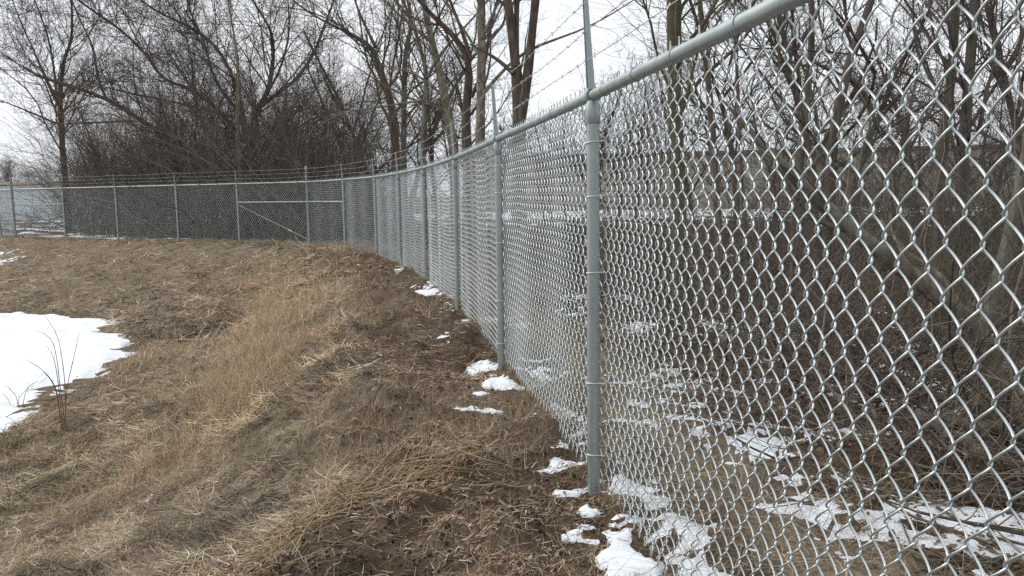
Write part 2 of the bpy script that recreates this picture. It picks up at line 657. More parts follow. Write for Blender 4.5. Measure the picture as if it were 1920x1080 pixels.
def far_snow(x, y):
    n = fbm(x * .08, y * .16, 4, 81)
    yard = sstep(52, 60, y) * .35
    left = sstep(-11, -15, x) * sstep(25, 27, y) * .13
    s = -fence_sd(x, y)
    return np.where(s < .3, -1, (n * .7 + fbm(x * .9, y * .9, 3, 7) * .3 - .60 + yard + left) * .5)


snow_sheet('yard_snow', -90, 110, 12, 82, .5, far_snow)


# ------------------------------------------------------------------ chain-link fence
WD, HD = 0.070, 0.0835                        # diamond width and height
NP = 18                                      # diamonds from bottom to top
WIRE_R = 0.0022
Z_BOT = 0.045


def wire_curve(phase, seg, smooth=True):
    n = NP * seg + 1
    ph = np.linspace(0, NP * 2 * np.pi, n) + phase - np.pi / 2
    if smooth:
        x = np.arcsin(.95 * np.sin(ph)) / np.arcsin(.95)
        y = -np.tanh(1.2 * np.cos(ph)) / math.tanh(1.2)
    else:
        x = np.sin(ph)
        x = np.arcsin(np.clip(x, -1, 1)) / (np.pi / 2)
        y = -np.sign(np.round(np.cos(ph), 3))
    A = WD / 4 + WIRE_R * .9
    P = np.stack([A * x, y * .0072, Z_BOT + HD * (ph - ph[0]) / (2 * np.pi)], -1)
    e = P[-1].copy()
    s = np.sign(e[0])
    top = np.array([e + (0.000 * s, .001, .012), e + (-.003 * s, .0, .036)])
    bot = np.array([P[0] + (-.002 * s, -.002, -.018)])
    return np.vstack([bot, P, top])


def span_frame(i):
    a, b = FP[i], FP[i + 1]
    d = (b - a) / np.linalg.norm(b - a)
    L = np.linalg.norm(b - a)
    right = -d                                # viewer's right on the embankment side
    out = np.array([d[1], -d[0]])             # away from the embankment
    return a, b, d, L, right, out


fence = empty('chain_link_fence', (FP[2][0], FP[2][1], 0))
tag(fence, 'galvanised chain-link fence topped with barbed wire, curving along the grassy embankment', 'fence')
FINV = Matrix.Translation((-FP[2][0], -FP[2][1], 0))


def fpart(o, parent=None):
    """parent a part whose mesh or matrix is in world coordinates"""
    o.parent = parent or fence
    base = parent.matrix_world.inverted() if parent else FINV
    o.matrix_parent_inverse = base
    return o


bpy.context.view_layer.update()
_wm = []
for phs in (0, np.pi):
    c = wire_curve(phs, 12)
    _wm.append(tube_mesh('wire', [(c[None], np.full((1, len(c)), WIRE_R), 5)], M_WIRE))
_lowA, _lowB = wire_curve(0, 4, False), wire_curve(np.pi, 4, False)
FAB_OFF = 0.031
nsp = len(FP) - 1
far_pts = []
wire_count = 0
for i in range(nsp):
    a, b, d, L, right, out = span_frame(i)
    nw = int(round(L / (WD / 2)))
    nw -= nw % 2
    stp = L / nw
    for k in range(nw):
        c = a + d * ((k + .5) * stp) + out * FAB_OFF
        ripple = .005 * math.sin(k * .21 + i) + .006 * math.sin(k * .083 + 2 * i)
        c = c + out * ripple
        if 1 <= i <= 4 and wire_count < 300:
            o = bpy.data.objects.new('wire', _wm[(k + 1) % 2])
            COL.objects.link(o)
            o.parent = fence
            o.matrix_local = Matrix(((right[0] * stp / (WD / 2), out[0], 0, c[0] - FP[2][0]), (right[1] * stp / (WD / 2), out[1], 0, c[1] - FP[2][1]), (0, 0, 1, 0), (0, 0, 0, 1)))
            wire_count += 1
        else:
            P = (_lowA, _lowB)[(k + 1) % 2]
            xy = c[None] + P[:, :1] * (stp / (WD / 2)) * right[None] + P[:, 1:2] * out[None]
            far_pts.append(np.concatenate([xy, P[:, 2:]], 1))
far_pts = np.array(far_pts)
o = fpart(link('wire_mesh', tube_mesh('wire_mesh', [(far_pts, np.full(far_pts.shape[:2], .0027), 3)], M_WIRE)))
tag(o, kind='stuff')

# posts
mb = MB()
mb.rod([(0, 0, -.25), (0, 0, H - .03)], .024, 18)
ME_POST = mb.mesh('post', M_POST, True)
mb = MB()
mb.rod([(0, 0, H - .105), (0, 0, H - .10), (0, 0, H - .035), (0, 0, H - .02)], [.0255, .0275, .0275, .020], 18)
ME_SLEEVE = mb.mesh('cap_sleeve', M_FIT, True)
mb = MB()
mb.ring((0, 0, H), (1, 0, 0), .0245, .0075, 18, 8)
ME_LOOP = mb.mesh('rail_loop', M_FIT, True)
mb = MB()
ARM = .345
lean = -.022
w0, w1 = .017, .011
mb.prism([(-w0, -.011, H + .02), (w0, -.011, H + .02), (w0, .004, H + .02), (-w0, .004, H + .02)],
         [(-w1, -.008 + lean, H + ARM), (w1, -.008 + lean, H + ARM), (w1, .002 + lean, H + ARM), (-w1, .002 + lean, H + ARM)])
mb.prism([(-w0, -.020, H + .02), (-w0 + .004, -.020, H + .02), (-w0 + .004, -.0115, H + .02), (-w0, -.0115, H + .02)],
         [(-w1, -.014 + lean, H + ARM), (-w1 + .003, -.014 + lean, H + ARM), (-w1 + .003, -.0085 + lean, H + ARM), (-w1, -.0085 + lean, H + ARM)])
mb.prism([(w0 - .004, -.020, H + .02), (w0, -.020, H + .02), (w0, -.0115, H + .02), (w0 - .004, -.0115, H + .02)],
         [(w1 - .003, -.014 + lean, H + ARM), (w1, -.014 + lean, H + ARM), (w1, -.0085 + lean, H + ARM), (w1 - .003, -.0085 + lean, H + ARM)])
ME_ARM = mb.mesh('barb_arm', M_FIT)
# wire tie: a loop round the post hooked on the fabric
_a = np.linspace(-.5, np.pi + .5, 14)
_tp = np.stack([.0262 * np.cos(_a), -.0262 * np.sin(_a), .004 * np.cos(_a)], -1)
_tp = np.vstack([(.040, .036, .006), _tp, (-.036, .036, -.006), (-.044, .030, -.004)])
ME_TIE = tube_mesh('tie_wire', [(_tp[None], np.full((1, len(_tp)), .0025), 5)], M_TIE)
mb = MB()
mb.rod([(0, 0, -.25), (0, 0, H + .345), (0, 0, H + .35), (0, 0, H + .365), (0, 0, H + .375)], [.036, .036, .039, .034, .012], 20)
ME_CPOST = mb.mesh('corner_post', M_POST, True)
mb = MB()
mb.rod([(0, 0, -.012), (0, 0, -.0115), (0, 0, .0115), (0, 0, .012)], [.037, .0385, .0385, .037], 20, False)
ME_BAND = mb.mesh('tension_band', M_FIT, True)

rng = np.random.default_rng(3)
POST_DIR = []
for i in range(len(FP)):
    dd = []
    if i > 0: dd.append(norm(FP[i] - FP[i - 1]))
    if i < len(FP) - 1: dd.append(norm(FP[i + 1] - FP[i]))
    d = norm(sum(dd))
    POST_DIR.append(d)
    right, out = -d, np.array([d[1], -d[0]])
    R = Matrix(((right[0], out[0], 0, FP[i][0] - FP[2][0]), (right[1], out[1], 0, FP[i][1] - FP[2][1]), (0, 0, 1, 0), (0, 0, 0, 1)))
    corner = i in (IC1, IC2)
    p = link('corner_post' if corner else 'post', ME_CPOST if corner else ME_POST, fence)
    p.matrix_local = R
    if corner:
        for z in (.12, .45, .78, 1.06, 1.28, H, H + .12, H + .22, H + .32):
            t = link('tension_band', ME_BAND, p)
            t.location = (0, 0, z)
    else:
        link('cap_sleeve', ME_SLEEVE, p)
        link('rail_loop', ME_LOOP, p)
        link('barb_arm', ME_ARM, p)
        for z in (.155, .44, .868, 1.155, 1.355):
            t = link('tie_wire', ME_TIE, p)
            t.location = (0, 0, z + rng.uniform(-.03, .03) * (0 if i == 2 else 1))
            t.rotation_euler = (rng.uniform(-.05, .05), rng.uniform(-.1, .1), 0)

mb = MB()
mb.ring((0, 0, 0), (1, 0, 0), .0208, .0019, 16, 5)
ME_RTIE = mb.mesh('rail_tie', M_FIT, True)
mb = MB()
mb.rod([(-.075, 0, 0), (.075, 0, 0)], .0212, 14)
ME_SWAGE = mb.mesh('rail_sleeve', M_RAIL, True)
for i in range(nsp):
    a, b, d, L, right, out = span_frame(i)
    p = empty_loc = None
    mb = MB()
    n = 6
    sag = lambda t: -.004 * math.sin(math.pi * t)
    mb.rod([(t * L - L / 2, 0, sag(t)) for t in np.linspace(0, 1, n)], .0195, 16)
    r = mb.build('top_rail', M_RAIL, fence, True)
    mid = (a + b) / 2
    r.matrix_local = Matrix(((right[0], out[0], 0, mid[0] - FP[2][0]), (right[1], out[1], 0, mid[1] - FP[2][1]), (0, 0, 1, H), (0, 0, 0, 1)))
    if i < 10:
        for k, x in enumerate(np.arange(-L / 2 + .16, L / 2 - .08, .36)):
            t = link('rail_tie', ME_RTIE, r)
            t.location = (x + rng.uniform(-.05, .05), 0, -.002)
            t.rotation_euler = (0, rng.uniform(-.12, .12), rng.uniform(-.2, .2))
    if i in (3, 6):
        link('rail_sleeve', ME_SWAGE, r).location = (.5, 0, -.003)

# mid-height brace rails and the truss rod at the corner posts
for (i, j) in ((IC1, IC1 - 1), (IC1, IC1 + 1), (IC2, IC2 - 1)):
    mb = MB()
    mb.rod([(*FP[i], 1.05), (*FP[j], 1.05)], .019, 14)
    fpart(mb.build('brace_rail', M_RAIL, None, True))
mb = MB()
p0, p1 = np.array([*FP[IC1 + 1], 1.0]), np.array([*FP[IC1], .12])
mb.rod([p0, p1], .006, 8)
q = p0 + (p1 - p0) * .72
mb.rod([q, q + (p1 - p0) * .05], .016, 8)
fpart(mb.build('truss_rod', M_BARB, None, True))

# three strands of barbed wire
for hz in (.125, .225, .325):
    groups, pts = [], []
    lx = -.022 * hz / ARM
    for i in range(nsp):
        a, b, d, L, right, out = span_frame(i)
        for t in np.linspace(0, 1, 9)[:-1]:
            s = .012 * math.sin(math.pi * t) + (.006 * math.sin(7 * t + i * 2 + hz * 40)) * math.sin(math.pi * t)
            c = a + (b - a) * t + out * (lx - .016)
            pts.append((*c, H + hz - s))
    pts = np.array(pts)
    groups.append((pts[None], np.full((1, len(pts)), .0017), 4))
    # barbs
    seglen = np.linalg.norm(np.diff(pts, axis=0), axis=1)
    cum = np.concatenate([[0], np.cumsum(seglen)])
    s = np.arange(.06, cum[-1], .127)
    B = np.stack([np.interp(s, cum, pts[:, k]) for k in range(3)], -1)
    for k in range(2):
        v = norm(rng.normal(size=(len(B), 3)))
        groups.append((np.stack([B - v * .010, B + v * .010], 1), np.full((len(B), 2), .0013), 3))
    fpart(link('barbed_wire', tube_mesh('barbed_wire', groups, M_BARB)))


# ------------------------------------------------------------------ trees
def interp_poly(P, R, n):
    P = np.asarray(P, float)
    R = np.asarray(R, float)
    seg = np.linalg.norm(np.diff(P, axis=0), axis=1)
    c = np.concatenate([[0], np.cumsum(seg)])
    # catmull-rom style smoothing by dense linear + box filter
    s = np.linspace(0, c[-1], n)
    Q = np.stack([np.interp(s, c, P[:, k]) for k in range(3)], -1)
    for _ in range(2):
        Q[1:-1] = Q[:-2] * .25 + Q[1:-1] * .5 + Q[2:] * .25
    return Q, np.interp(s, c, R), c[-1]


def children(rng, pts, r, L, n_per, t0, ang, lr, rr, K, wander, up, rmin, per_len=None):
    """vectorised: branches leaving parents pts (n,K0,3)"""
    n, K0, _ = pts.shape
    if per_len is not None:
        cnt = np.maximum(1, np.round(L * per_len * rng.uniform(.7, 1.3, n))).astype(int)
    else:
        cnt = rng.poisson(n_per, n)
    par = np.repeat(np.arange(n), cnt)
    m = len(par)
    t = t0 + (1 - t0) * rng.uniform(0, 1, m) ** .85
    f = np.clip(t * (K0 - 1), 0, K0 - 1.001)
    i0 = f.astype(int)
    fr = (f - i0)[:, None]
    p0 = pts[par, i0] * (1 - fr) + pts[par, i0 + 1] * fr
    tan = norm(pts[par, i0 + 1] - pts[par, i0])
    r0 = r[par, i0] * (1 - fr[:, 0]) + r[par, i0 + 1] * fr[:, 0]
    perp = rng.normal(size=(m, 3))
    perp -= (perp * tan).sum(1, keepdims=True) * tan
    perp = norm(perp)
    a = rng.normal(ang, .2, m)[:, None]
    D = norm(np.cos(a) * tan + np.sin(a) * perp + np.array([0, 0, .12]))
    Lc = L[par] * lr * rng.uniform(.55, 1.15, m) * (1.15 - .55 * t)
    Rc = np.maximum(np.minimum(r0 * rr * rng.uniform(.7, 1.1, m), r0 * .9), rmin)
    return sim(rng, p0, D, Lc, Rc, K, wander, up, rmin) + (Lc,)


def sim(rng, p0, D, L, R, K, wander, up, rmin):
    m = len(p0)
    P = np.empty((m, K + 1, 3))
    P[:, 0] = p0
    bend = rng.normal(size=(m, 3)) * wander * .5
    for k in range(K):
        D = norm(D + rng.normal(size=(m, 3)) * wander + bend + np.array([0, 0, up]))
        P[:, k + 1] = P[:, k] + D * (L / K)[:, None]
    s = np.linspace(0, 1, K + 1)
    r = R[:, None] * (1 - .72 * s)
    return P, np.maximum(r, rmin * .6)


def tree_meshes(seed, heads, mat, fine=1.0, l1=2.2, twig=.0028, spread=.75, up=.05, t0=.28, len1=None, wander=.16):
    """heads: list of (pts (K,3), rad (K)) trunk and limb polylines. returns trunk mesh, crown mesh"""
    rng = np.random.default_rng(seed)
    tg = [(P[None], r[None], 10 if r[0] > .05 else 7) for P, r, _ in heads]
    # bark flutes: small radial wobble
    tr = []
    for P, r, S in tg:
        tr.append((P, r * (1 + .05 * np.sin(np.arange(r.shape[1]) * 1.9 + seed)), S))
    trunk = tube_mesh('trunk', tr, mat)
    groups = []
    n1 = []
    for P, r, L in heads:
        K = 24
        Q, R, LL = interp_poly(P, r, K)
        n1.append((Q, R, LL))
    Pn = np.stack([q[0] for q in n1])
    Rn = np.stack([q[1] for q in n1])
    Ln = np.array([q[2] for q in n1])
    Lb = np.minimum(Ln, len1 or 99)
    c1 = children(rng, Pn, Rn, Ln, 0, t0, spread, .42, .36, 8, wander, up, twig * 2, per_len=l1)
    groups.append((c1[0], c1[1], 5))
    c2 = children(rng, c1[0], c1[1], c1[2], 0, .15, .75, .55, .6, 6, wander * 1.2, up * .8, twig * 1.4, per_len=3.0 * fine)
    groups.append((c2[0], c2[1], 4))
    c3 = children(rng, c2[0], c2[1], c2[2], 0, .12, .75, .6, .62, 4, wander * 1.2, up * .6, twig, per_len=4.6 * fine)
    groups.append((c3[0], c3[1], 3))
    if fine > .6:
        c4 = children(rng, c3[0], c3[1], c3[2], 1.7 * fine, .15, .7, .6, .7, 2, .2, .03, twig * .8)
        groups.append((c4[0], c4[1], 3))
    crown = tube_mesh('crown', groups, mat)
    return trunk, crown


def poly_px(pts, Y, wpx, ground=True, wk=1.0):
    """pixel polyline at depth Y -> 3-D polyline with slight depth wander; first point dropped to the ground"""
    P = [at(px, py, Y) for px, py in pts]
    rngl = np.random.default_rng(int(abs(pts[0][0]) * 7 + Y * 13))
    dy = np.cumsum(rngl.normal(0, .12 * Y / 20, len(P)))
    P = [p + np.array([0, dv, 0]) for p, dv in zip(P, dy - dy[0])]
    w = np.interp(np.linspace(0, 1, len(P)), np.linspace(0, 1, len(wpx)), wpx)
    R = [max(.004, .5 * wk * x / F_PX * Y) for x in w]
    if ground:
        x, y = P[0][0], P[0][1]
        g = float(zg(np.array([x]), np.array([y]))[0]) - .12
        R = [R[0] * 1.35, R[0] * 1.08] + R
        P = [np.array([x, y, g]), np.array([x, y, g + .35])] + P
        if P[2][2] < g + .6:
            P[2][2] = g + .6
    return P, R


def hero(name, label, heads_px, Y, mat, seed, ext=2.5, cat='tree', group=None, wk=1.0, **kw):
    heads = []
    for i, (pts, wpx, *rest) in enumerate(heads_px):
        P, R = poly_px(pts, Y, wpx, ground=(i == 0 or (rest and rest[0])), wk=wk)
        # carry the limb on past the frame
        d = norm(P[-1] - P[-2])
        d = norm(d + np.array([0, 0, .25]))
        if pts[-1][1] < 60:
            P = list(P) + [P[-1] + d * ext * .5, P[-1] + norm(d + np.array([.15, .1, .2])) * ext]
            R = list(R) + [R[-1] * .7, R[-1] * .3]
        else:
            R[-1] = R[-1] * .5
        n = max(10, int(sum(np.linalg.norm(np.diff(np.array(P), axis=0), axis=1)) / .35))
        n = min(n, 40)
        Q, RR, L = interp_poly(P, R, n)
        heads.append((Q, RR, L))
    base = heads[0][0][0].copy()
    root = empty(name, tuple(base))
    heads = [(Q - base, RR, L) for Q, RR, L in heads]
    tr, cr = tree_meshes(seed, heads, mat, **kw)
    link('trunk', tr, root)
    link('crown', cr, root)
    tag(root, label, cat, group)
    return root


z3 = lambda L: [(x / 3, y / 3) for x, y in L]
zm = lambda L: [(600 + x / 3.84, y / 3.84) for x, y in L]
z4 = lambda L, ox, oy: [(ox + x / 4, oy + y / 4) for x, y in L]

hero('bare_tree', 'slim bare tree with an upright forked trunk beside the pale shed', [
    (z3([(366, 1000), (345, 800), (332, 650), (325, 580), (345, 450), (350, 330), (390, 240), (420, 60)]), [15, 14, 12, 8, 5]),
    (z3([(325, 580), (280, 520), (240, 440), (160, 310), (60, 90)]), [9, 7, 5, 3]),
    (z3([(320, 560), (300, 400), (280, 200), (240, 60)]), [7, 5, 3]),
    (z3([(330, 700), (200, 640), (100, 600), (0, 560)]), [5, 4, 2])], 31, M_BARK_DARK, 11, wk=.72, fine=1.0, l1=4.2, twig=.0045, t0=.2)
hero('bare_tree', 'bare tree with one long limb arching low over the fence towards the pale shed', [
    (z3([(1090, 1000), (1060, 880), (980, 790), (750, 670), (600, 560), (390, 480), (230, 440), (0, 300)]), [17, 15, 13, 11, 9, 7, 4]),
    (z3([(750, 680), (600, 685), (400, 695), (180, 690)]), [7, 5, 4, 2]),
    (z3([(600, 560), (560, 430), (580, 300), (500, 120), (480, 0)]), [7, 6, 4, 3])], 27.5, M_BARK_DARK, 12, wk=.72, fine=1.0, l1=4.2, twig=.004, t0=.15)
hero('bare_tree', 'broad spreading bare tree with many dark limbs fanning out behind the corner post', [
    (z3([(1400, 1000), (1410, 800), (1420, 650), (1490, 530), (1520, 300), (1500, 150), (1400, 0)]), [20, 18, 15, 10, 7, 5]),
    (z3([(1400, 760), (1350, 600), (1320, 450), (1200, 250), (1070, 150), (830, 40)]), [12, 11, 9, 7, 5]),
    (z3([(1380, 800), (1230, 600), (1050, 480), (930, 470), (860, 330), (710, 180), (530, 60), (450, 0)]), [11, 10, 8, 7, 6, 4]),
    (z3([(1420, 640), (1500, 550), (1650, 460), (1760, 300), (1800, 160), (1830, 60)]), [11, 9, 7, 5]),
    (z3([(1440, 620), (1580, 420), (1640, 200), (1620, 20)]), [8, 6, 5, 3]),
    (z3([(1350, 640), (1190, 440), (1150, 250), (1080, 90), (1040, 0)]), [8, 7, 5, 4]),
    (z3([(1310, 660), (1100, 600), (900, 560), (700, 520), (500, 460)]), [7, 6, 4, 3])], 29, M_BARK_DARK, 13, wk=.72, fine=1.0, l1=4.2, twig=.004, t0=.12)
hero('bare_tree', 'straight grey sapling trunk rising just behind the fence, beside the broad spreading tree', [
    (z3([(1352, 1000), (1345, 700), (1338, 400), (1325, 250), (1290, 120)]), [8, 7, 6, 4, 3])], 24.5, M_BARK_GREY, 14, fine=.7, l1=2.0, twig=.0035, t0=.35)
hero('bare_tree', 'low bare tree with a limb leaning right above the corner post', [
    (z3([(1390, 1000), (1430, 950), (1550, 900), (1720, 830), (1870, 760), (2000, 690)]), [10, 9, 8, 6, 3])], 25, M_BARK_DARK, 15, wk=.72, fine=1.0, l1=4.2, twig=.0035, t0=.25)

hero('bare_tree', 'bare tree with a crooked brown trunk bending left, behind the curve of the fence', [
    (zm([(545, 1060), (530, 750), (450, 560), (385, 330), (240, 240), (0, 140)]), [17, 15, 12, 9, 6, 4]),
    (zm([(400, 340), (330, 200), (260, 60), (230, -40)]), [7, 5, 4, 3])], 24, M_BARK, 21, fine=.8, l1=3, twig=.0035, t0=.25)
hero('bare_tree', 'slender bare tree with a straight trunk beside the crooked brown one', [
    (zm([(600, 1060), (600, 700), (600, 450), (625, 250), (690, 180), (640, 40)]), [11, 10, 8, 5])], 23, M_BARK, 22, fine=.7, l1=2.6, twig=.0033, t0=.3)
hero('bare_tree', 'slim tan-barked tree forking into a V behind the fence posts', [
    (zm([(738, 1060), (755, 800), (770, 560), (755, 460), (700, 250), (600, 20)]), [11, 10, 8, 6, 5]),
    (zm([(772, 560), (820, 420), (970, 260), (1140, 100)]), [7, 6, 4, 3])], 20, M_BARK_GREY, 23, fine=.75, l1=2.6, twig=.003, t0=.3)
hero('bare_tree', 'pale mottled trunk leaning left above the fence', [
    (zm([(965, 1060), (900, 700), (860, 500), (800, 300), (735, 0)]), [18, 17, 15, 13, 11]),
    (zm([(800, 300), (700, 220), (560, 110), (450, -10)]), [7, 6, 5, 4])], 20, M_BARK_PALE, 24, fine=.75, l1=2.0, twig=.003, t0=.35)
hero('bare_tree', 'reddish-brown trunk splitting into crossing limbs beside the mottled straight trunk', [
    (zm([(1060, 1070), (1040, 800), (1080, 560), (1090, 400), (970, 250), (780, 90), (700, 0)]), [19, 17, 14, 11, 9, 7]),
    (zm([(1085, 420), (1040, 250), (930, 0)]), [9, 7, 5]),
    (zm([(1090, 700), (1200, 500), (1215, 200), (1280, 0)]), [8, 7, 6, 5])], 18.5, M_BARK_RED, 25, fine=.75, l1=2.2, twig=.003, t0=.35)
hero('bare_tree', 'straight pale mottled trunk with flaking bark behind the fence', [
    (zm([(1150, 1060), (1155, 800), (1162, 500), (1165, 300), (1158, 0)]), [19, 18, 16, 15]),
    (zm([(1165, 280), (1230, 120), (1290, 0)]), [7, 5, 4]),
    (zm([(1170, 680), (1310, 500), (1500, 340), (1700, 300), (1920, 230)]), [7, 6, 5, 3])], 17, M_BARK_PALE, 26, fine=.75, l1=1.8, twig=.0028, t0=.4)
hero('bare_tree', 'thick dark trunk forking into tall twin stems behind the fence', [
    (zm([(1428, 1070), (1430, 900), (1440, 700), (1400, 400), (1352, 0)]), [28, 27, 25, 18, 15]),
    (zm([(1445, 900), (1472, 720), (1500, 500), (1520, 300), (1552, 0)]), [15, 20, 18, 16, 15]),
    (zm([(1415, 480), (1410, 250), (1418, 0)]), [12, 11, 10]),
    (zm([(1390, 530), (1300, 440), (1190, 370), (1060, 310)]), [9, 7, 5, 3])], 16, M_BARK_RED, 27, fine=.7, l1=1.5, twig=.0028, t0=.45)

# trees behind the near bays
hero('bare_tree', 'straight moss-tinged trunk behind the fence bay beside the near post', [
    ([(1280, 600), (1276, 450), (1272, 300), (1266, 150), (1262, 0)], [38, 34, 32, 30])], 7.6, M_BARK_MOSS, 31, wk=.85, fine=.8, l1=3.0, twig=.0016, t0=.3, ext=3)
hero('bare_tree', 'thin brown trunk beside the moss-tinged one behind the mesh', [
    ([(1352, 560), (1345, 400), (1335, 200), (1318, 90), (1310, 0)], [17, 16, 14, 11])], 8.6, M_BARK, 32, wk=.85, fine=.85, l1=3.4, twig=.0018, t0=.25, ext=3)
hero('bare_tree', 'slender upright sapling between thicker trunks behind the mesh', [
    ([(1405, 560), (1400, 400), (1388, 200), (1383, 0)], [12, 11, 9, 7])], 9.5, M_BARK, 33, wk=.85, fine=.85, l1=3.4, twig=.0018, t0=.25, ext=3)
hero('bare_tree', 'crooked knotty brown trunk behind the mesh', [
    ([(1490, 520)] + z4([(230, 1400), (250, 1060), (280, 750), (330, 480), (355, 200), (350, 0)], 1440, 0), [22, 20, 17, 14, 13]),
    (z4([(330, 450), (420, 500), (560, 560), (720, 660)], 1440, 0), [8, 7, 6, 4])], 8.0, M_BARK, 34, wk=.85, fine=.9, l1=3.2, twig=.0017, t0=.25, ext=3)
hero('bare_tree', 'dark trunk leaning right with a crooked side limb, behind the mesh', [
    ([(1550, 560)] + z4([(470, 1500), (470, 1070), (440, 820), (570, 600), (640, 370), (700, 150), (770, 0)], 1440, 0), [24, 22, 20, 18, 15]),
    (z4([(620, 300), (560, 220), (440, 60), (400, -40)], 1440, 0), [9, 8, 7, 5]),
    (z4([(600, 580), (720, 670), (770, 780), (760, 960), (840, 1060)], 1440, 0), [9, 9, 8, 6])], 6.6, M_BARK_DARK, 35, wk=.85, fine=.9, l1=3.2, twig=.0015, t0=.25, ext=3)
hero('bare_tree', 'tall upright brown trunk beside another of its size, far along the mesh', [
    ([(1755, 620)] + z4([(1270, 1500), (1300, 900), (1330, 500), (1345, 0)], 1440, 0), [22, 21, 19, 18])], 7.5, M_BARK, 36, wk=.85, fine=.9, l1=3.4, twig=.0016, t0=.2, ext=3)
hero('bare_tree', 'upright dark trunk with shaggy bark and thin forks, behind the nearest mesh', [
    ([(1800, 640)] + z4([(1440, 1500), (1490, 950), (1535, 400), (1565, 0)], 1440, 0), [25, 24, 22, 20]),
    (z4([(1580, 1000), (1620, 650), (1700, 400)], 1440, 0), [10, 8, 6])], 6.3, M_BARK_DARK, 37, wk=.85, fine=.9, l1=3.4, twig=.0015, t0=.2, ext=3)
hero('leaning_tree', 'leaning tree whose thick curved trunk arches left behind the nearest mesh', [
    ([(1850, 800), (1850, 690), (1842, 610), (1780, 560), (1680, 500), (1562, 412), (1525, 372), (1487, 325), (1432, 282), (1400, 240), (1360, 190)], [52, 46, 40, 34, 30, 26, 22, 18, 14, 9]),
    ([(1846, 620), (1880, 520), (1900, 420), (1935, 250), (1950, 120)], [30, 26, 22, 18]),
    ([(1700, 515), (1620, 440), (1600, 330), (1640, 200)], [12, 10, 8, 5])], 4.3, M_BARK_GREY, 38, fine=1.0, l1=3.6, twig=.0012, t0=.2, ext=2)

# ---- repeated trees of the wood behind
def variant(seed, h, mat, nlimb, r0, fine=.8, twig=.005):
    rng = np.random.default_rng(seed)
    K = 14
    P, r = sim(rng, np.array([[0, 0, -.2]]), np.array([[0., 0, 1]]), np.array([h]), np.array([r0]), K, .05, .04, .01)
    heads = [(P[0], r[0], h)]
    t = rng.uniform(.22, .75, nlimb)
    for k in range(nlimb):
        j = int(t[k] * K)
        az = k * 2.4 + rng.uniform(-.5, .5)
        D = norm(np.array([[math.cos(az), math.sin(az), rng.uniform(.5, 1.4)]]))
        L = h * rng.uniform(.35, .6)
        Q, q = sim(rng, P[:1, j], D, np.array([L]), r[0, j:j + 1] * .62, 9, .10, .06, .01)
        heads.append((Q[0], q[0], L))
    return tree_meshes(seed, heads, mat, fine=fine, l1=2.4, twig=twig, t0=.2)


VAR = [variant(101, 9.5, M_BARK_DARK, 6, .13), variant(102, 11.5, M_BARK, 5, .15), variant(103, 8.0, M_BARK_DARK, 8, .11), variant(104, 12.5, M_BARK_RED, 5, .16),
       variant(105, 6.0, M_BARK, 7, .08)]


def place_tree(v, x, y, s, rz, label, group):
    g = float(zg(np.array([x]), np.array([y]))[0])
    root = empty('bare_tree', (x, y, g - .05))
    root.rotation_euler = (0, 0, rz)
    root.scale = (s, s, s)
    link('trunk', VAR[v][0], root)
    link('crown', VAR[v][1], root)
    tag(root, label, 'tree', group)


rng = np.random.default_rng(5)
# behind the far straight run (dense and dark)
LB1, GB1 = 'dark bare tree in the dense wood behind the straight run of fence', 'dense wood behind the straight run of fence'
for px, Y, s, v in [(170, 33, .75, 4), (215, 30, .62, 2), (265, 35, .62, 0), (300, 31, .6, 2), (345, 38, .7, 0), (395, 33, .66, 2), (430, 41, .75, 3), (480, 34, .7, 0), (520, 30, .7, 4), (545, 38, .75, 2),
                    (590, 33, .7, 2), (625, 30, .75, 4), (655, 38, .75, 0), (240, 45, .7, 2), (320, 48, .75, 0), (405, 50, .8, 2), (500, 50, .85, 0), (585, 48, .85, 0), (150, 42, .7, 4), (455, 30, .75, 4),
                    (280, 28, .6, 4), (560, 28, .7, 4), (200, 38, .6, 2), (375, 29, .65, 4)]:
    p = at(px, 370, Y)
    place_tree(v, p[0], p[1], s, rng.uniform(0, 6.28), LB1, GB1)
LB2, GB2 = 'bare tree standing in the open wood behind the curve of the fence', 'open wood behind the curve of the fence'
for px, Y, s, v in [(670, 28, .8, 2), (700, 33, .9, 0), (725, 29, .75, 4), (770, 36, .95, 1), (820, 30, .8, 2), (845, 27, .8, 4), (930, 28, .8, 4), (890, 40, .9, 0), (1020, 26, .65, 4), (1060, 33, .8, 4), (1100, 40, .8, 0)]:
    p = at(px, 370, Y)
    place_tree(v, p[0], p[1], s, rng.uniform(0, 6.28), LB2, GB2)
LB3, GB3 = 'bare tree in the wood seen through the mesh, in front of the long building', 'wood in front of the long building'
for px, Y, s, v in [(1040, 22, .6, 4), (1150, 19, .65, 4), (1190, 27, .7, 2), (1230, 17, .6, 4), (1300, 24, .7, 2), (1380, 26, .8, 1), (1440, 15, .6, 4), (1530, 20, .8, 3), (1600, 24, .8, 0), (1660, 13, .6, 4),
                    (1720, 22, .8, 2), (1860, 15, .65, 4), (1930, 22, .8, 3), (2050, 14, .7, 2), (1340, 36, .8, 0), (1560, 36, .9, 1), (1800, 34, .9, 0), (1120, 36, .7, 2)]:
    p = at(px, 370, Y)
    place_tree(v, p[0], p[1], s, rng.uniform(0, 6.28), LB3, GB3)
LB4, GB4 = 'tiny far-off bare tree on the horizon beyond the pale shed', 'far tree line beyond the pale shed'
for k in range(16):
    px = -110 + k * 13 + rng.uniform(-4, 4)
    Y = rng.uniform(120, 170)
    p = at(px, 370, Y)
    place_tree(int(rng.integers(0, 4)), p[0], p[1], rng.uniform(.55, .75), rng.uniform(0, 6.28), LB4, GB4)


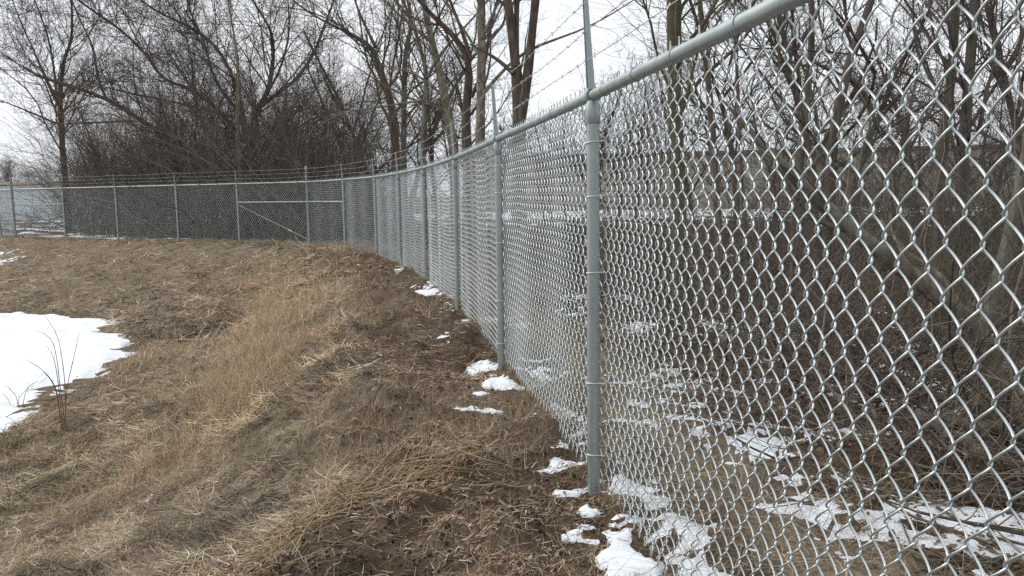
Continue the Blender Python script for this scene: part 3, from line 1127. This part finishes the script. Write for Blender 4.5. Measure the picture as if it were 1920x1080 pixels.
# ------------------------------------------------------------------ undergrowth
def vary(rng, n, cols, jit=.18):
    c = np.asarray(cols)[rng.integers(0, len(cols), n)]
    return c * (1 + rng.normal(0, jit, (n, 1)))


def brush(name, label, seed, xy, hgt, rr, cols, lean=.45, sub=(3, 2), K=6, wander=.18):
    rng = np.random.default_rng(seed)
    n = len(xy)
    z = zg(xy[:, 0], xy[:, 1]) - .05
    p0 = np.column_stack([xy, z])
    D = norm(np.column_stack([rng.normal(0, lean, (n, 2)), np.ones(n)]))
    P, r = sim(rng, p0, D, hgt, rr, K, wander, -.02, .0012)
    g = [(P, r, 4)]
    c1 = children(rng, P, r, hgt, sub[0], .2, .7, .5, .6, 4, .2, .02, float(np.min(rr)) * .45)
    g.append((c1[0], c1[1], 3))
    if sub[1]:
        c2 = children(rng, c1[0], c1[1], c1[2], sub[1], .15, .7, .55, .6, 3, .2, .0, float(np.min(rr)) * .35)
        g.append((c2[0], c2[1], 3))
    V, Fq = tubes(g)
    colr = np.concatenate([np.repeat(vary(rng, a[0].shape[0], cols), a[0].shape[1] * a[2], 0) for a in g])
    o = link(name, mesh_quads(name, V, Fq, M_TWIG, True, np.clip(colr, .01, 1)))
    tag(o, label, 'brush', None, 'stuff')
    return o


TW = [(.115, .098, .08), (.155, .13, .102), (.085, .072, .06), (.20, .168, .13), (.12, .092, .076)]
rng = np.random.default_rng(17)


def scatter_px(n, x0, x1, Y0, Y1):
    px = rng.uniform(x0, x1, n)
    Y = rng.uniform(Y0, Y1, n)
    d = (px - 960) / F_PX
    return np.column_stack([d * Y * 1.0, Y])


def outside(xy, lo, hi):
    s = -fence_sd(xy[:, 0], xy[:, 1])
    return xy[(s > lo) & (s < hi)]


xy = outside(scatter_px(2600, 140, 720, 20, 44), 1.0, 20)
brush('thicket', 'dense dark brown thicket of stems behind the straight run of fence', 1, xy, rng.uniform(2.0, 6.4, len(xy)) * (1 + .35 * np.exp(-((xy[:, 0] / xy[:, 1] + .33) / .10) ** 2)), rng.uniform(.006, .016, len(xy)),
      [(.15, .13, .108), (.11, .096, .081), (.21, .18, .147), (.16, .122, .10)], .4, (5, 3))
xy = outside(scatter_px(1100, 640, 1250, 8, 34), 1.6, 14)
brush('thicket', 'loose brown brush along the outside of the fence curve', 2, xy, rng.uniform(.5, 1.7, len(xy)), rng.uniform(.003, .008, len(xy)), TW, .45, (4, 2))
xy = outside(scatter_px(1250, 1150, 2300, 3.8, 22), 1.5, 14)
brush('thicket', 'tangled brown undergrowth among the trunks behind the near mesh', 3, xy, rng.uniform(.7, 3.2, len(xy)), rng.uniform(.0025, .007, len(xy)), TW, .6, (5, 3), 7, .22)
xy = outside(scatter_px(900, 1430, 2500, 9, 26), 5, 26)
brush('thicket', 'dense dark thicket far behind the nearest mesh, hiding the end of the long building', 7, xy, rng.uniform(1.5, 4.2, len(xy)), rng.uniform(.005, .013, len(xy)),
      [(.10, .088, .075), (.075, .065, .056), (.13, .11, .09)], .5, (5, 3), 6, .2)
xy = outside(scatter_px(430, 1200, 2400, 2.9, 8), 1.2, 5.5)
brush('thicket', 'low crossing tangle of leaning dark stems close behind the near mesh', 8, xy, rng.uniform(.5, 2.0, len(xy)), rng.uniform(.003, .010, len(xy)),
      [(.10, .083, .066), (.07, .058, .047), (.15, .122, .094), (.21, .18, .14)], 1.1, (4, 2), 7, .2)
xy = outside(scatter_px(560, 1250, 2300, 2.6, 6), .9, 4)
brush('thicket', 'thin pale arching stems close behind the near mesh', 4, xy, rng.uniform(.5, 1.5, len(xy)), rng.uniform(.0015, .0035, len(xy)), [(.16, .13, .095), (.2, .165, .12), (.12, .095, .072)], .8, (3, 1), 7, .2)
xy = outside(scatter_px(300, -60, 190, 25, 40), .4, 9)
brush('thicket', 'low brown brush on the snowy ground beside the pale shed', 5, xy, rng.uniform(.4, 1.7, len(xy)), rng.uniform(.004, .009, len(xy)), TW, .6, (4, 3))


# fallen sticks on the wood floor
def fallen(name, seed, n, x0, x1, Y0, Y1, lo, hi, L0, L1, r0, r1, label):
    rg = np.random.default_rng(seed)
    xy = outside(scatter_px(n, x0, x1, Y0, Y1), lo, hi)
    n = len(xy)
    a = rg.uniform(0, 6.28, n)
    L = rg.uniform(L0, L1, n)
    D = np.column_stack([np.cos(a), np.sin(a), rg.normal(.05, .12, n)])
    p0 = np.column_stack([xy, zg(xy[:, 0], xy[:, 1]) + rg.uniform(.0, .08, n)])
    P, r = sim(rg, p0, norm(D), L, rg.uniform(r0, r1, n), 5, .10, 0, .001)
    gz = zg(P[..., 0].ravel(), P[..., 1].ravel()).reshape(P.shape[:2])
    P[..., 2] = np.maximum(P[..., 2], gz + .004)
    P[..., 2] = np.minimum(P[..., 2], gz + .35)
    V, Fq = tubes([(P, r, 4)])
    col = np.repeat(vary(rg, n, TW + [(.2, .17, .13)]), 6 * 4, 0)
    tag(link(name, mesh_quads(name, V, Fq, M_TWIG, True, col)), label, 'sticks', None, 'stuff')


fallen('fallen_sticks', 6, 1500, 1050, 2400, 2, 14, 1.0, 8, .2, 1.2, .002, .007, 'broken sticks strewn over the snowy wood floor')

# logs
def log(label, p0, p1, r, mat, seed):
    rg = np.random.default_rng(seed)
    P = np.linspace(0, 1, 14)[:, None] * (np.array(p1) - np.array(p0)) + np.array(p0)
    P[1:-1] += rg.normal(0, r * .25, (12, 3))
    P[:, 2] = zg(P[:, 0], P[:, 1]) + r * .75 + np.linspace(p0[2], p1[2], 14)
    R = r * (1 - .35 * np.linspace(0, 1, 14)) * (1 + rg.normal(0, .05, 14))
    root = empty('fallen_log', tuple(P[0]))
    mb = MB()
    mb.rod(P - P[0], R, 10)
    mb.build('log', mat, root, True)
    for k in range(4):
        j = int(rg.integers(3, 12))
        d = norm(rg.normal(0, 1, 3) + np.array([0, 0, .6]))
        mb = MB()
        Q = P[j] - P[0] + np.outer(np.linspace(0, rg.uniform(.15, .5), 5), d) + np.cumsum(rg.normal(0, .01, (5, 3)), 0)
        mb.rod(Q, np.linspace(r * .3, r * .1, 5), 6)
        mb.build('branch_stub', mat, root, True)
    tag(root, label, 'log')


def fl(px, py, z=-.15, up=0.0):
    p = on_plane(px, py, z)
    return (p[0], p[1], up)


log('weathered grey log lying on litter at the foot of the leaning tree', fl(1720, 850), fl(1925, 945), .035, M_BARK_GREY, 1)
log('thick brown log beside the weathered grey one under the leaning tree', fl(1760, 845), fl(1960, 890), .045, M_BARK, 2)
log('thin dead branch propped on the ground between brown trunks behind the mesh', fl(1540, 650, -.2, .25), fl(1640, 840, -.15, 0.02), .018, M_BARK_GREY, 3)
log('dark rotting branch across the snow patches behind the mesh', fl(1380, 640, -.2), fl(1560, 690, -.2, .1), .03, M_BARK_DARK, 4)


# ------------------------------------------------------------------ grass, straw and leaves
def ribbons(rg, p0, D, L, wd, cols, K=3, droop=0.0, curl=.15, name='grass', follow=True, clear=.004):
    n = len(p0)
    P = np.empty((n, K + 1, 3))
    P[:, 0] = p0
    d = norm(D)
    b = rg.normal(0, curl, (n, 3))
    for k in range(K):
        d = norm(d + b + np.array([0, 0, -droop]) + rg.normal(0, curl * .5, (n, 3)))
        P[:, k + 1] = P[:, k] + d * (L / K)[:, None]
    if follow:
        gz = zg(P[..., 0].ravel(), P[..., 1].ravel()).reshape(P.shape[:2])
        P[..., 2] = np.maximum(P[..., 2], gz + clear)
    T = norm(P[:, -1] - P[:, 0])
    side = norm(np.cross(T, rg.normal(0, .5, (n, 3)) + np.array([0, 0, 1.0])))
    wprof = np.linspace(1, .25, K + 1)
    off = side[:, None] * (wd[:, None] * wprof)[..., None] * .5
    V = np.stack([P - off, P + off], 2)
    idx = np.arange(n * (K + 1) * 2).reshape(n, K + 1, 2)
    q = np.stack([idx[:, :-1, 0], idx[:, :-1, 1], idx[:, 1:, 1], idx[:, 1:, 0]], -1)
    return V.reshape(-1, 3), q.reshape(-1, 4), np.repeat(np.clip(cols, .01, 1), (K + 1) * 2, 0)


def merge(parts):
    Vs, Fs, Cs, o = [], [], [], 0
    for V, q, c in parts:
        Vs.append(V); Fs.append(q + o); Cs.append(c)
        o += len(V)
    return np.concatenate(Vs), np.concatenate(Fs), np.concatenate(Cs)


THATCH = [(.27, .218, .158), (.20, .158, .114), (.34, .28, .205), (.15, .116, .084), (.24, .178, .12), (.43, .36, .265), (.22, .188, .132)]
GOLD = [(.42, .325, .215), (.35, .262, .17), (.52, .415, .285), (.30, .22, .142), (.38, .275, .185)]
OLIVE = [(.19, .17, .095), (.23, .20, .11), (.16, .145, .085)]
REDB = [(.21, .135, .085), (.16, .10, .066), (.27, .18, .115), (.12, .08, .055)]


def field(seed, n, x0, x1, Y0, Y1):
    """random points over the visible embankment side, roughly even in the picture"""
    rg = np.random.default_rng(seed)
    u = rg.uniform(1 / Y1 ** 1.2, 1 / Y0 ** 1.2, n)
    Y = u ** (-1 / 1.2)
    px = rg.uniform(x0, x1, n)
    X = (px - 960) / F_PX * Y
    return rg, X, Y


def thatch():
    parts = []
    for seed, n, Y0, Y1, L0, L1, w0, w1 in [(201, 110000, 1.9, 6, .03, .13, .0018, .005), (202, 64000, 5, 14, .07, .22, .004, .009), (203, 36000, 12, 27, .15, .4, .009, .02)]:
        rg, X, Y = field(seed, n, -120, 1350, Y0, Y1)
        s = fence_sd(X, Y)
        bd = poly_sd(BASIN, X, Y)
        sm, near = soil_mask(X, Y)
        nn = fbm(X * 1.1, Y * 1.1, 4, 91)
        keep = (s > -.1) & (bd > .03 + .3 * rg.uniform(0, 1, n)) & (rg.uniform(0, 1, n) > .62 * sm + .33 * near)
        X, Y, s, nn, sm = X[keep], Y[keep], s[keep], nn[keep], sm[keep]
        m = len(X)
        a = rg.normal(.55, .8, m) + np.pi * (rg.uniform(0, 1, m) < .5) + (fbm(X * 1.6, Y * 1.6, 2, 14) - .5) * 3
        lift = np.abs(rg.normal(0, .24, m))
        D = np.column_stack([np.cos(a), np.sin(a), lift])
        L = rg.uniform(L0, L1, m) * (1 - .6 * sstep(.1, .4, sm))
        wd = rg.uniform(w0, w1, m)
        z = zg(X, Y) + rg.uniform(0, .012, m)
        c = vary(rg, m, THATCH)
        g = vary(rg, m, GOLD)
        ol = vary(rg, m, OLIVE)
        rb = vary(rg, m, REDB)
        gold = np.clip(sstep(.47, .62, fbm(X * .55, Y * .55, 3, 95)) * .35 * sstep(4, 8, Y) + np.exp(-((s - 2.0) / .8) ** 2) * sstep(4, 5.5, Y) * .8, 0, .9)
        c = np.where((rg.uniform(0, 1, m) < gold)[:, None], g, c)
        c = np.where((rg.uniform(0, 1, m) < .35 * sstep(.5, .65, fbm(X * .9, Y * .7, 3, 97)))[:, None], ol, c)
        c = np.where((rg.uniform(0, 1, m) < np.clip(.15 + sm, 0, .75))[:, None], rb, c)
        c = c * 1.22 * (.40 + 1.25 * sstep(.25, .75, fbm(X * 3.2, Y * 3.2, 3, 131)))[:, None] * (.65 + .7 * fbm(X * .6, Y * .6, 3, 133))[:, None]
        parts.append(ribbons(rg, np.column_stack([X, Y, z]), D, L, wd, c, 3, .12, .16))
    V, q, c = merge(parts)
    tag(link('matted_grass', mesh_quads('matted_grass', V, q, M_BLADE, True, c)), 'matted dead grass lying over the embankment slope', 'grass', None, 'stuff')


thatch()


def standing():
    parts = []
    rg = np.random.default_rng(301)
    cs = []
    # crest band of straw-coloured grass
    for seed, n, Y0, Y1 in [(302, 12000, 3.2, 12), (303, 7000, 10, 25)]:
        r2, X, Y = field(seed, n, -60, 1000, Y0, Y1)
        s = fence_sd(X, Y)
        bd = poly_sd(BASIN, X, Y)
        nz = fbm(X * .9, Y * .9, 4, 99)
        band = np.exp(-((s - 2.0) / .75) ** 2) * sstep(4.2, 5.5, Y) * (1 - .35 * sstep(17, 20, Y))
        foot = np.exp(-((s - .25) / .3) ** 2) * .9 * sstep(14, 17, Y)
        edge = np.exp(-((bd - .6) / .45) ** 2) * .6
        pr = np.clip(band + foot + edge + .05, 0, 1) * sstep(.36, .58, nz)
        k = (s > .02) & (bd > .25) & (r2.uniform(0, 1, n) < pr)
        cs.append(np.column_stack([X[k], Y[k], np.clip(band + foot * .6, .25, 1)[k]]))
    # single tufts near the camera
    tf = []
    for px, py, h in [(165, 985, 1), (240, 1040, 1), (300, 930, .5), (350, 800, .8), (530, 760, .6), (385, 700, .8), (420, 715, .8), (600, 930, .8), (20, 960, .6), (720, 900, .4), (130, 800, .7), (620, 985, .5), (80, 1060, .5), (690, 850, .4), (60, 745, .6), (470, 640, .8), (1035, 830, .9), (1010, 800, .7), (1045, 805, .8), (1000, 780, .5), (985, 760, .6)]:
        p = on_plane(px, py, -.1)
        m = int(70 * h) + 20
        X = p[0] + rg.normal(0, .035, m)
        Y = p[1] + rg.normal(0, .035, m)
        D = np.column_stack([rg.normal(.1, .35, m), rg.normal(0, .35, m), np.ones(m)])
        parts.append(ribbons(rg, np.column_stack([X, Y, zg(X, Y) - .01]), D, rg.uniform(.06, .19, m) * (.5 + .6 * h), rg.uniform(.0014, .003, m) * max(1, p[1] / 4),
                             vary(rg, m, [(.46, .33, .20), (.40, .27, .16), (.52, .40, .26), (.33, .215, .13)]), 4, .09, .12))
    C = np.vstack(cs)
    nb = 9
    m = len(C) * nb
    X = np.repeat(C[:, 0], nb) + rg.normal(0, .035, m)
    Y = np.repeat(C[:, 1], nb) + rg.normal(0, .035, m)
    hs = np.repeat(C[:, 2], nb)
    D = np.column_stack([rg.normal(.12, .42, m), rg.normal(0, .42, m), np.ones(m)])
    L = rg.uniform(.09, .30, m) * (.45 + .75 * hs)
    wd = rg.uniform(.0012, .0028, m) * np.clip(Y / 4, 1, 3.2)
    c = vary(rg, m, GOLD) * 1.35
    parts.append(ribbons(rg, np.column_stack([X, Y, zg(X, Y) - .01]), D, L, wd, c, 4, .10, .12))
    # strays
    r2, X, Y = field(310, 9000, -60, 1120, 2.0, 22)
    s = fence_sd(X, Y)
    bd = poly_sd(BASIN, X, Y)
    k = (s > .1) & (bd > .2) & (r2.uniform(0, 1, len(X)) > .8 * soil_mask(X, Y)[0])
    X, Y = X[k], Y[k]
    m = len(X)
    D = np.column_stack([rg.normal(.2, .9, m), rg.normal(0, .9, m), np.ones(m) * .8])
    parts.append(ribbons(rg, np.column_stack([X, Y, zg(X, Y) - .005]), D, rg.uniform(.05, .22, m), rg.uniform(.001, .0024, m) * np.clip(Y / 4, 1, 3), vary(rg, m, GOLD + THATCH), 3, .22, .2))
    # grass outside the fence at its foot
    n = 30000
    i = rg.integers(0, 9, n)
    t = rg.uniform(0, 1, n)
    A, B = FP[i], FP[i + 1]
    d = norm(B - A)
    o = np.abs(rg.normal(0, .75, n)) + .05
    Q = A + (B - A) * t[:, None] + np.column_stack([d[:, 1], -d[:, 0]]) * o[:, None]
    k = fbm(Q[:, 0] * 1.7, Q[:, 1] * 1.7, 3, 55) > .42
    Q = Q[k]
    m = len(Q)
    D = np.column_stack([rg.normal(0, 1.0, m), rg.normal(0, 1.0, m), np.abs(rg.normal(.4, .3, m))])
    parts.append(ribbons(rg, np.column_stack([Q, zg(Q[:, 0], Q[:, 1]) + .01]), D, rg.uniform(.08, .3, m), rg.uniform(.0012, .0026, m) * np.clip(Q[:, 1] / 4, 1, 3), vary(rg, m, GOLD + THATCH), 4, .16, .15, clear=.03))
    V, q, c = merge(parts)
    tag(link('standing_grass', mesh_quads('standing_grass', V, q, M_BLADE, True, c)), 'straw-coloured standing grass tufts on the crest of the embankment', 'grass', None, 'stuff')


standing()


def straw():
    rg = np.random.default_rng(401)
    parts = []
    # pulled-up straw bundle by the bare soil
    for (a, b, n) in [((600, 985), (790, 850), 46), ((760, 890), (960, 905), 34), ((700, 930), (900, 880), 26), ((560, 960), (700, 940), 24), ((480, 1010), (640, 950), 26)]:
        A, B = on_plane(*a, 0.0), on_plane(*b, 0.0)
        for k in range(n):
            t = rg.uniform(-.25, .55)
            p = A + (B - A) * t + np.append(rg.normal(0, .055, 2), 0)
            d = norm((B - A)[:2]) + rg.normal(0, .32, 2)
            L = rg.uniform(.12, .42)
            p[2] = zg(p[:1], p[1:2])[0] + rg.uniform(.0, .035)
            parts.append((p, np.array([d[0], d[1], rg.uniform(0, .28)]), L))
    for k in range(520):
        p = on_plane(rg.uniform(250, 1150), rg.uniform(800, 1130), 0)
        if fence_sd(p[:1], p[1:2])[0] < .08: continue
        p[2] = zg(p[:1], p[1:2])[0] + rg.uniform(0, .012)
        a = rg.uniform(0, 6.28)
        parts.append((p, np.array([math.cos(a), math.sin(a), rg.uniform(0, .12)]), rg.uniform(.02, .12)))
    p0 = np.array([p[0] for p in parts]); D = np.array([p[1] for p in parts]); L = np.array([p[2] for p in parts])
    P, r = sim(rg, p0, norm(D), L, rg.uniform(.0009, .0027, len(L)), 5, .07, -.03, .0006)
    gz = zg(P[..., 0].ravel(), P[..., 1].ravel()).reshape(P.shape[:2])
    P[..., 2] = np.maximum(P[..., 2], gz + .003)
    V, q = tubes([(P, r, 4)])
    c = np.repeat(vary(rg, len(L), [(.42, .32, .19), (.36, .27, .15), (.48, .39, .26), (.30, .21, .12)]), 24, 0)
    tag(link('straw', mesh_quads('straw', V, q, M_BLADE, True, np.clip(c, .02, 1))), 'loose pale straw stalks by the patch of bare soil', 'straw', None, 'stuff')


straw()


def leaves():
    rg = np.random.default_rng(501)
    parts = []

    def put(X, Y, size, cols, clear):
        n = len(X)
        a = rg.uniform(0, 6.28, n)
        K = 3
        D = np.column_stack([np.cos(a), np.sin(a), rg.normal(.05, .35, n)])
        z = zg(X, Y) + clear + rg.uniform(0, .012, n)
        p0 = np.column_stack([X, Y, z])
        d = norm(D)
        side = norm(np.cross(d, rg.normal(0, .35, (n, 3)) + np.array([0, 0, 1])))
        nrm = np.cross(side, d)
        prof = np.array([.15, .9, 1.0, .1])
        lft = np.array([0, .12, .05, .22])
        P = p0[:, None] + d[:, None] * (np.linspace(0, 1, 4)[None, :, None] * size[:, None, None]) + nrm[:, None] * (lft[None, :, None] * size[:, None, None] * rg.uniform(-.2, 1, n)[:, None, None])
        off = side[:, None] * (size[:, None] * prof * .32)[..., None]
        V = np.stack([P - off, P + off], 2)
        idx = np.arange(n * 8).reshape(n, 4, 2)
        q = np.stack([idx[:, :-1, 0], idx[:, :-1, 1], idx[:, 1:, 1], idx[:, 1:, 0]], -1)
        parts.append((V.reshape(-1, 3), q.reshape(-1, 4), np.clip(np.repeat(vary(rg, n, cols, .25), 8, 0), .01, 1)))
    # on the embankment: russet drifts far off, grey-tan scraps near
    r2, X, Y = field(502, 12000, -60, 1100, 1.9, 25)
    s = fence_sd(X, Y); bd = poly_sd(BASIN, X, Y)
    nz = fbm(X * .8, Y * .8, 4, 105)
    k = (s > .1) & (bd > .1) & (r2.uniform(0, 1, len(X)) < sstep(.5, .68, nz) * sstep(5, 10, Y) * .8 + .012)
    X, Y = X[k], Y[k]
    put(X, Y, rg.uniform(.03, .06, len(X)) * np.clip(Y / 9, .6, 1.5), [(.15, .065, .038), (.20, .10, .06), (.11, .05, .032), (.24, .17, .11)], .012)
    r2, X, Y = field(503, 1500, -60, 1130, 1.9, 7)
    k = (fence_sd(X, Y) > .1) & (r2.uniform(0, 1, len(X)) > .85 * soil_mask(X, Y)[1])
    X, Y = X[k], Y[k]
    put(X, Y, rg.uniform(.008, .026, len(X)), [(.24, .20, .15), (.17, .13, .095), (.28, .24, .185), (.12, .085, .06)], .006)
    # wood floor
    xy = outside(scatter_px(26000, 950, 2400, 1.6, 15), .8, 9)
    put(xy[:, 0], xy[:, 1], rg.uniform(.015, .04, len(xy)), [(.14, .09, .058), (.19, .13, .085), (.09, .06, .042), (.23, .165, .11), (.12, .065, .042)], .004)
    V, q, c = merge(parts)
    tag(link('dead_leaves', mesh_quads('dead_leaves', V, q, M_LEAF, True, c)), 'curled brown leaf litter on the bank and the wood floor', 'leaves', None, 'stuff')


leaves()


def clods():
    rg = np.random.default_rng(601)
    n = 2600
    X, Y = [], []
    pts = np.array([on_plane(px, py, 0)[:2] for px, py in zip(rg.uniform(420, 1180, n), rg.uniform(900, 1120, n) ** 1.0)])
    pts2 = np.array([on_plane(px, py, 0)[:2] for px, py in zip(rg.uniform(640, 1080, n), rg.uniform(560, 900, n))])
    P = np.vstack([pts, pts2])
    s = fence_sd(P[:, 0], P[:, 1])
    sm, near = soil_mask(P[:, 0], P[:, 1])
    P = P[(s > 0) & (rg.uniform(0, 1, len(P)) < sm + .1)]
    n = len(P)
    z = zg(P[:, 0], P[:, 1])
    # lumpy octahedron-ish clods: a 3 x 6 tube
    r = np.minimum(np.exp(rg.normal(-5.4, .45, n)), .009)
    c = np.column_stack([P, z])
    ks = np.array([-.9, -.4, .3, .85])
    pr = np.array([.45, 1, .9, .3])
    ax = np.column_stack([rg.normal(0, .5, (n, 2)), np.ones(n)])
    ax = norm(ax)
    Q = c[:, None] + ax[:, None] * (ks[None, :, None] * r[:, None, None])
    V, q = tubes([(Q, r[:, None] * pr * rg.uniform(.7, 1.2, (n, 4)), 6)])
    V = V + rg.normal(0, 1, V.shape) * np.repeat(r, 24)[:, None] * .12
    col = np.repeat(vary(rg, n, [(.035, .026, .019), (.05, .037, .027), (.065, .048, .036), (.085, .066, .05)]), 24, 0)
    tag(link('soil_clods', mesh_quads('soil_clods', V, q, M_TWIG, True, np.clip(col, .01, 1))), 'dark crumbs of soil on the bare strip inside the fence', 'soil', None, 'stuff')


clods()

# tall weed standing at the edge of the basin snow
def weed(label, px, py, stems, z=-.75):
    p = on_plane(px, py, z)
    g = float(zg(p[:1], p[1:2])[0])
    Yd = p[1]
    root = empty('tall_weed', (p[0], p[1], g))
    rg = np.random.default_rng(int(px))
    for st in stems:
        Q = np.array([at(x, y, Yd + rg.uniform(-.15, .15)) for x, y in st]) - np.array([p[0], p[1], g])
        Q[0, 2] = min(Q[0, 2], -.03)
        Q[:, 1] += np.cumsum(rg.normal(0, .03, len(Q)))
        C, R, L = interp_poly(Q, np.linspace(.0042, .0016, len(Q)), 14)
        mb = MB()
        mb.rod(C, R, 5)
        c = [(C[9 + k] + np.outer([0, .5, 1], d) * .10, [.0015, .0012, .0008]) for k, d in enumerate(norm(rg.normal(0, 1, (4, 3)) + np.array([0, 0, -.2])))]
        for q_, r_ in c:
            mb.rod(q_, r_, 3)
        o = mb.build('stem', M_TWIGC, root, True)
    tag(root, label, 'weed')


M_TWIGC, _t, _b = material('weed_stem', .9, 0, .15)
_t.links.new(ramp(_t, noise(_t, 30, 3, coords(_t)), [(.3, (.10, .075, .055)), (.7, (.20, .15, .10))]), _b.inputs['Base Color'])
weed('cluster of tall thin dry weed stalks arching over the edge of the basin snow', 120, 770, [
    [(121, 772), (119, 720), (115, 670), (110, 635), (102, 612), (80, 592)],
    [(119, 770), (112, 720), (107, 680), (98, 640), (85, 625), (66, 620)],
    [(121, 770), (128, 720), (135, 680), (145, 645), (155, 622)],
    [(116, 770), (105, 725), (90, 700), (72, 680), (58, 670)],
    [(114, 768), (104, 730), (88, 708), (64, 688)],
    [(117, 770), (110, 700), (104, 670), (95, 658), (82, 650)]])
weed('short bent weed stalks poking through the snow in the basin', 35, 755, [
    [(30, 770), (26, 745), (20, 730), (10, 722)], [(36, 762), (40, 742), (48, 732), (60, 728)], [(46, 765), (50, 740), (56, 722), (72, 714)], [(20, 772), (14, 755), (4, 745)]], -1.0)


# ------------------------------------------------------------------ buildings
def panel_building(name, label, A, B, z0, z1, depth, pw, mat, mat_roof, roof_t, band=None):
    A, B = np.array(A, float), np.array(B, float)
    L = np.linalg.norm(B - A)
    d = (B - A) / L
    nrm = np.array([-d[1], d[0]])
    root = empty(name, (A[0], A[1], z0))
    root.rotation_euler = (0, 0, math.atan2(d[1], d[0]))
    mb = MB()
    mb.box((.05, .12, 0), (L - .05, depth, z1 - z0 - .05))
    mb.build('wall', mat, root)
    n = int(L / pw)
    mb = MB()
    mb.box((.02, 0, 0), (L / n - .02, .1, z1 - z0 - .06))
    me = mb.mesh('wall_panel', mat)
    for k in range(n):
        o = link('wall_panel', me, root)
        o.location = (k * L / n, 0, 0)
    mb = MB()
    mb.box((-.3, -.3, z1 - z0), (L + .3, depth + .3, z1 - z0 + roof_t))
    mb.build('roof', mat_roof, root)
    if band:
        mb = MB()
        mb.box((0, -.08, band[0]), (L, -.01, band[1]))
        mb.build('wall_band', band[2], root)
    tag(root, label, 'building')
    return root


def paint(name, c, rough=.6):
    m, t, b = material(name, rough, 0, .3)
    n = noise(t, .6, 5, coords(t, (1, 1, .3)))
    t.links.new(ramp(t, n, [(.3, tuple(x * .85 for x in c)), (.7, tuple(min(1, x * 1.1) for x in c))]), b.inputs['Base Color'])
    return m


M_BEIGE = paint('beige_wall', (.35, .315, .275))
M_BROWN_TRIM = paint('dark_trim', (.16, .15, .14))
M_WHITE_WALL = paint('pale_metal_wall', (.62, .67, .69))
M_TAN_TRIM = paint('tan_fascia', (.42, .36, .28))
M_PALE_BAND = paint('white_band', (.80, .83, .85))
a, b = at(880, 375, 86), at(2100, 375, 74)
panel_building('long_building', 'long low beige building with a flat roof beyond the wood', a[:2], b[:2], -1.5, at(1200, 284, 80)[2] - .35, 14, 3.2, M_BEIGE, M_BROWN_TRIM, .35)
a, b = at(-160, 375, 62), at(108, 375, 58)
panel_building('pale_shed', 'low pale panelled building with tan roof edge beyond the fence end', a[:2], b[:2], -1.2, at(40, 347, 60)[2], 9, 2.0, M_WHITE_WALL, M_TAN_TRIM, .22, (.55, .75, M_PALE_BAND))
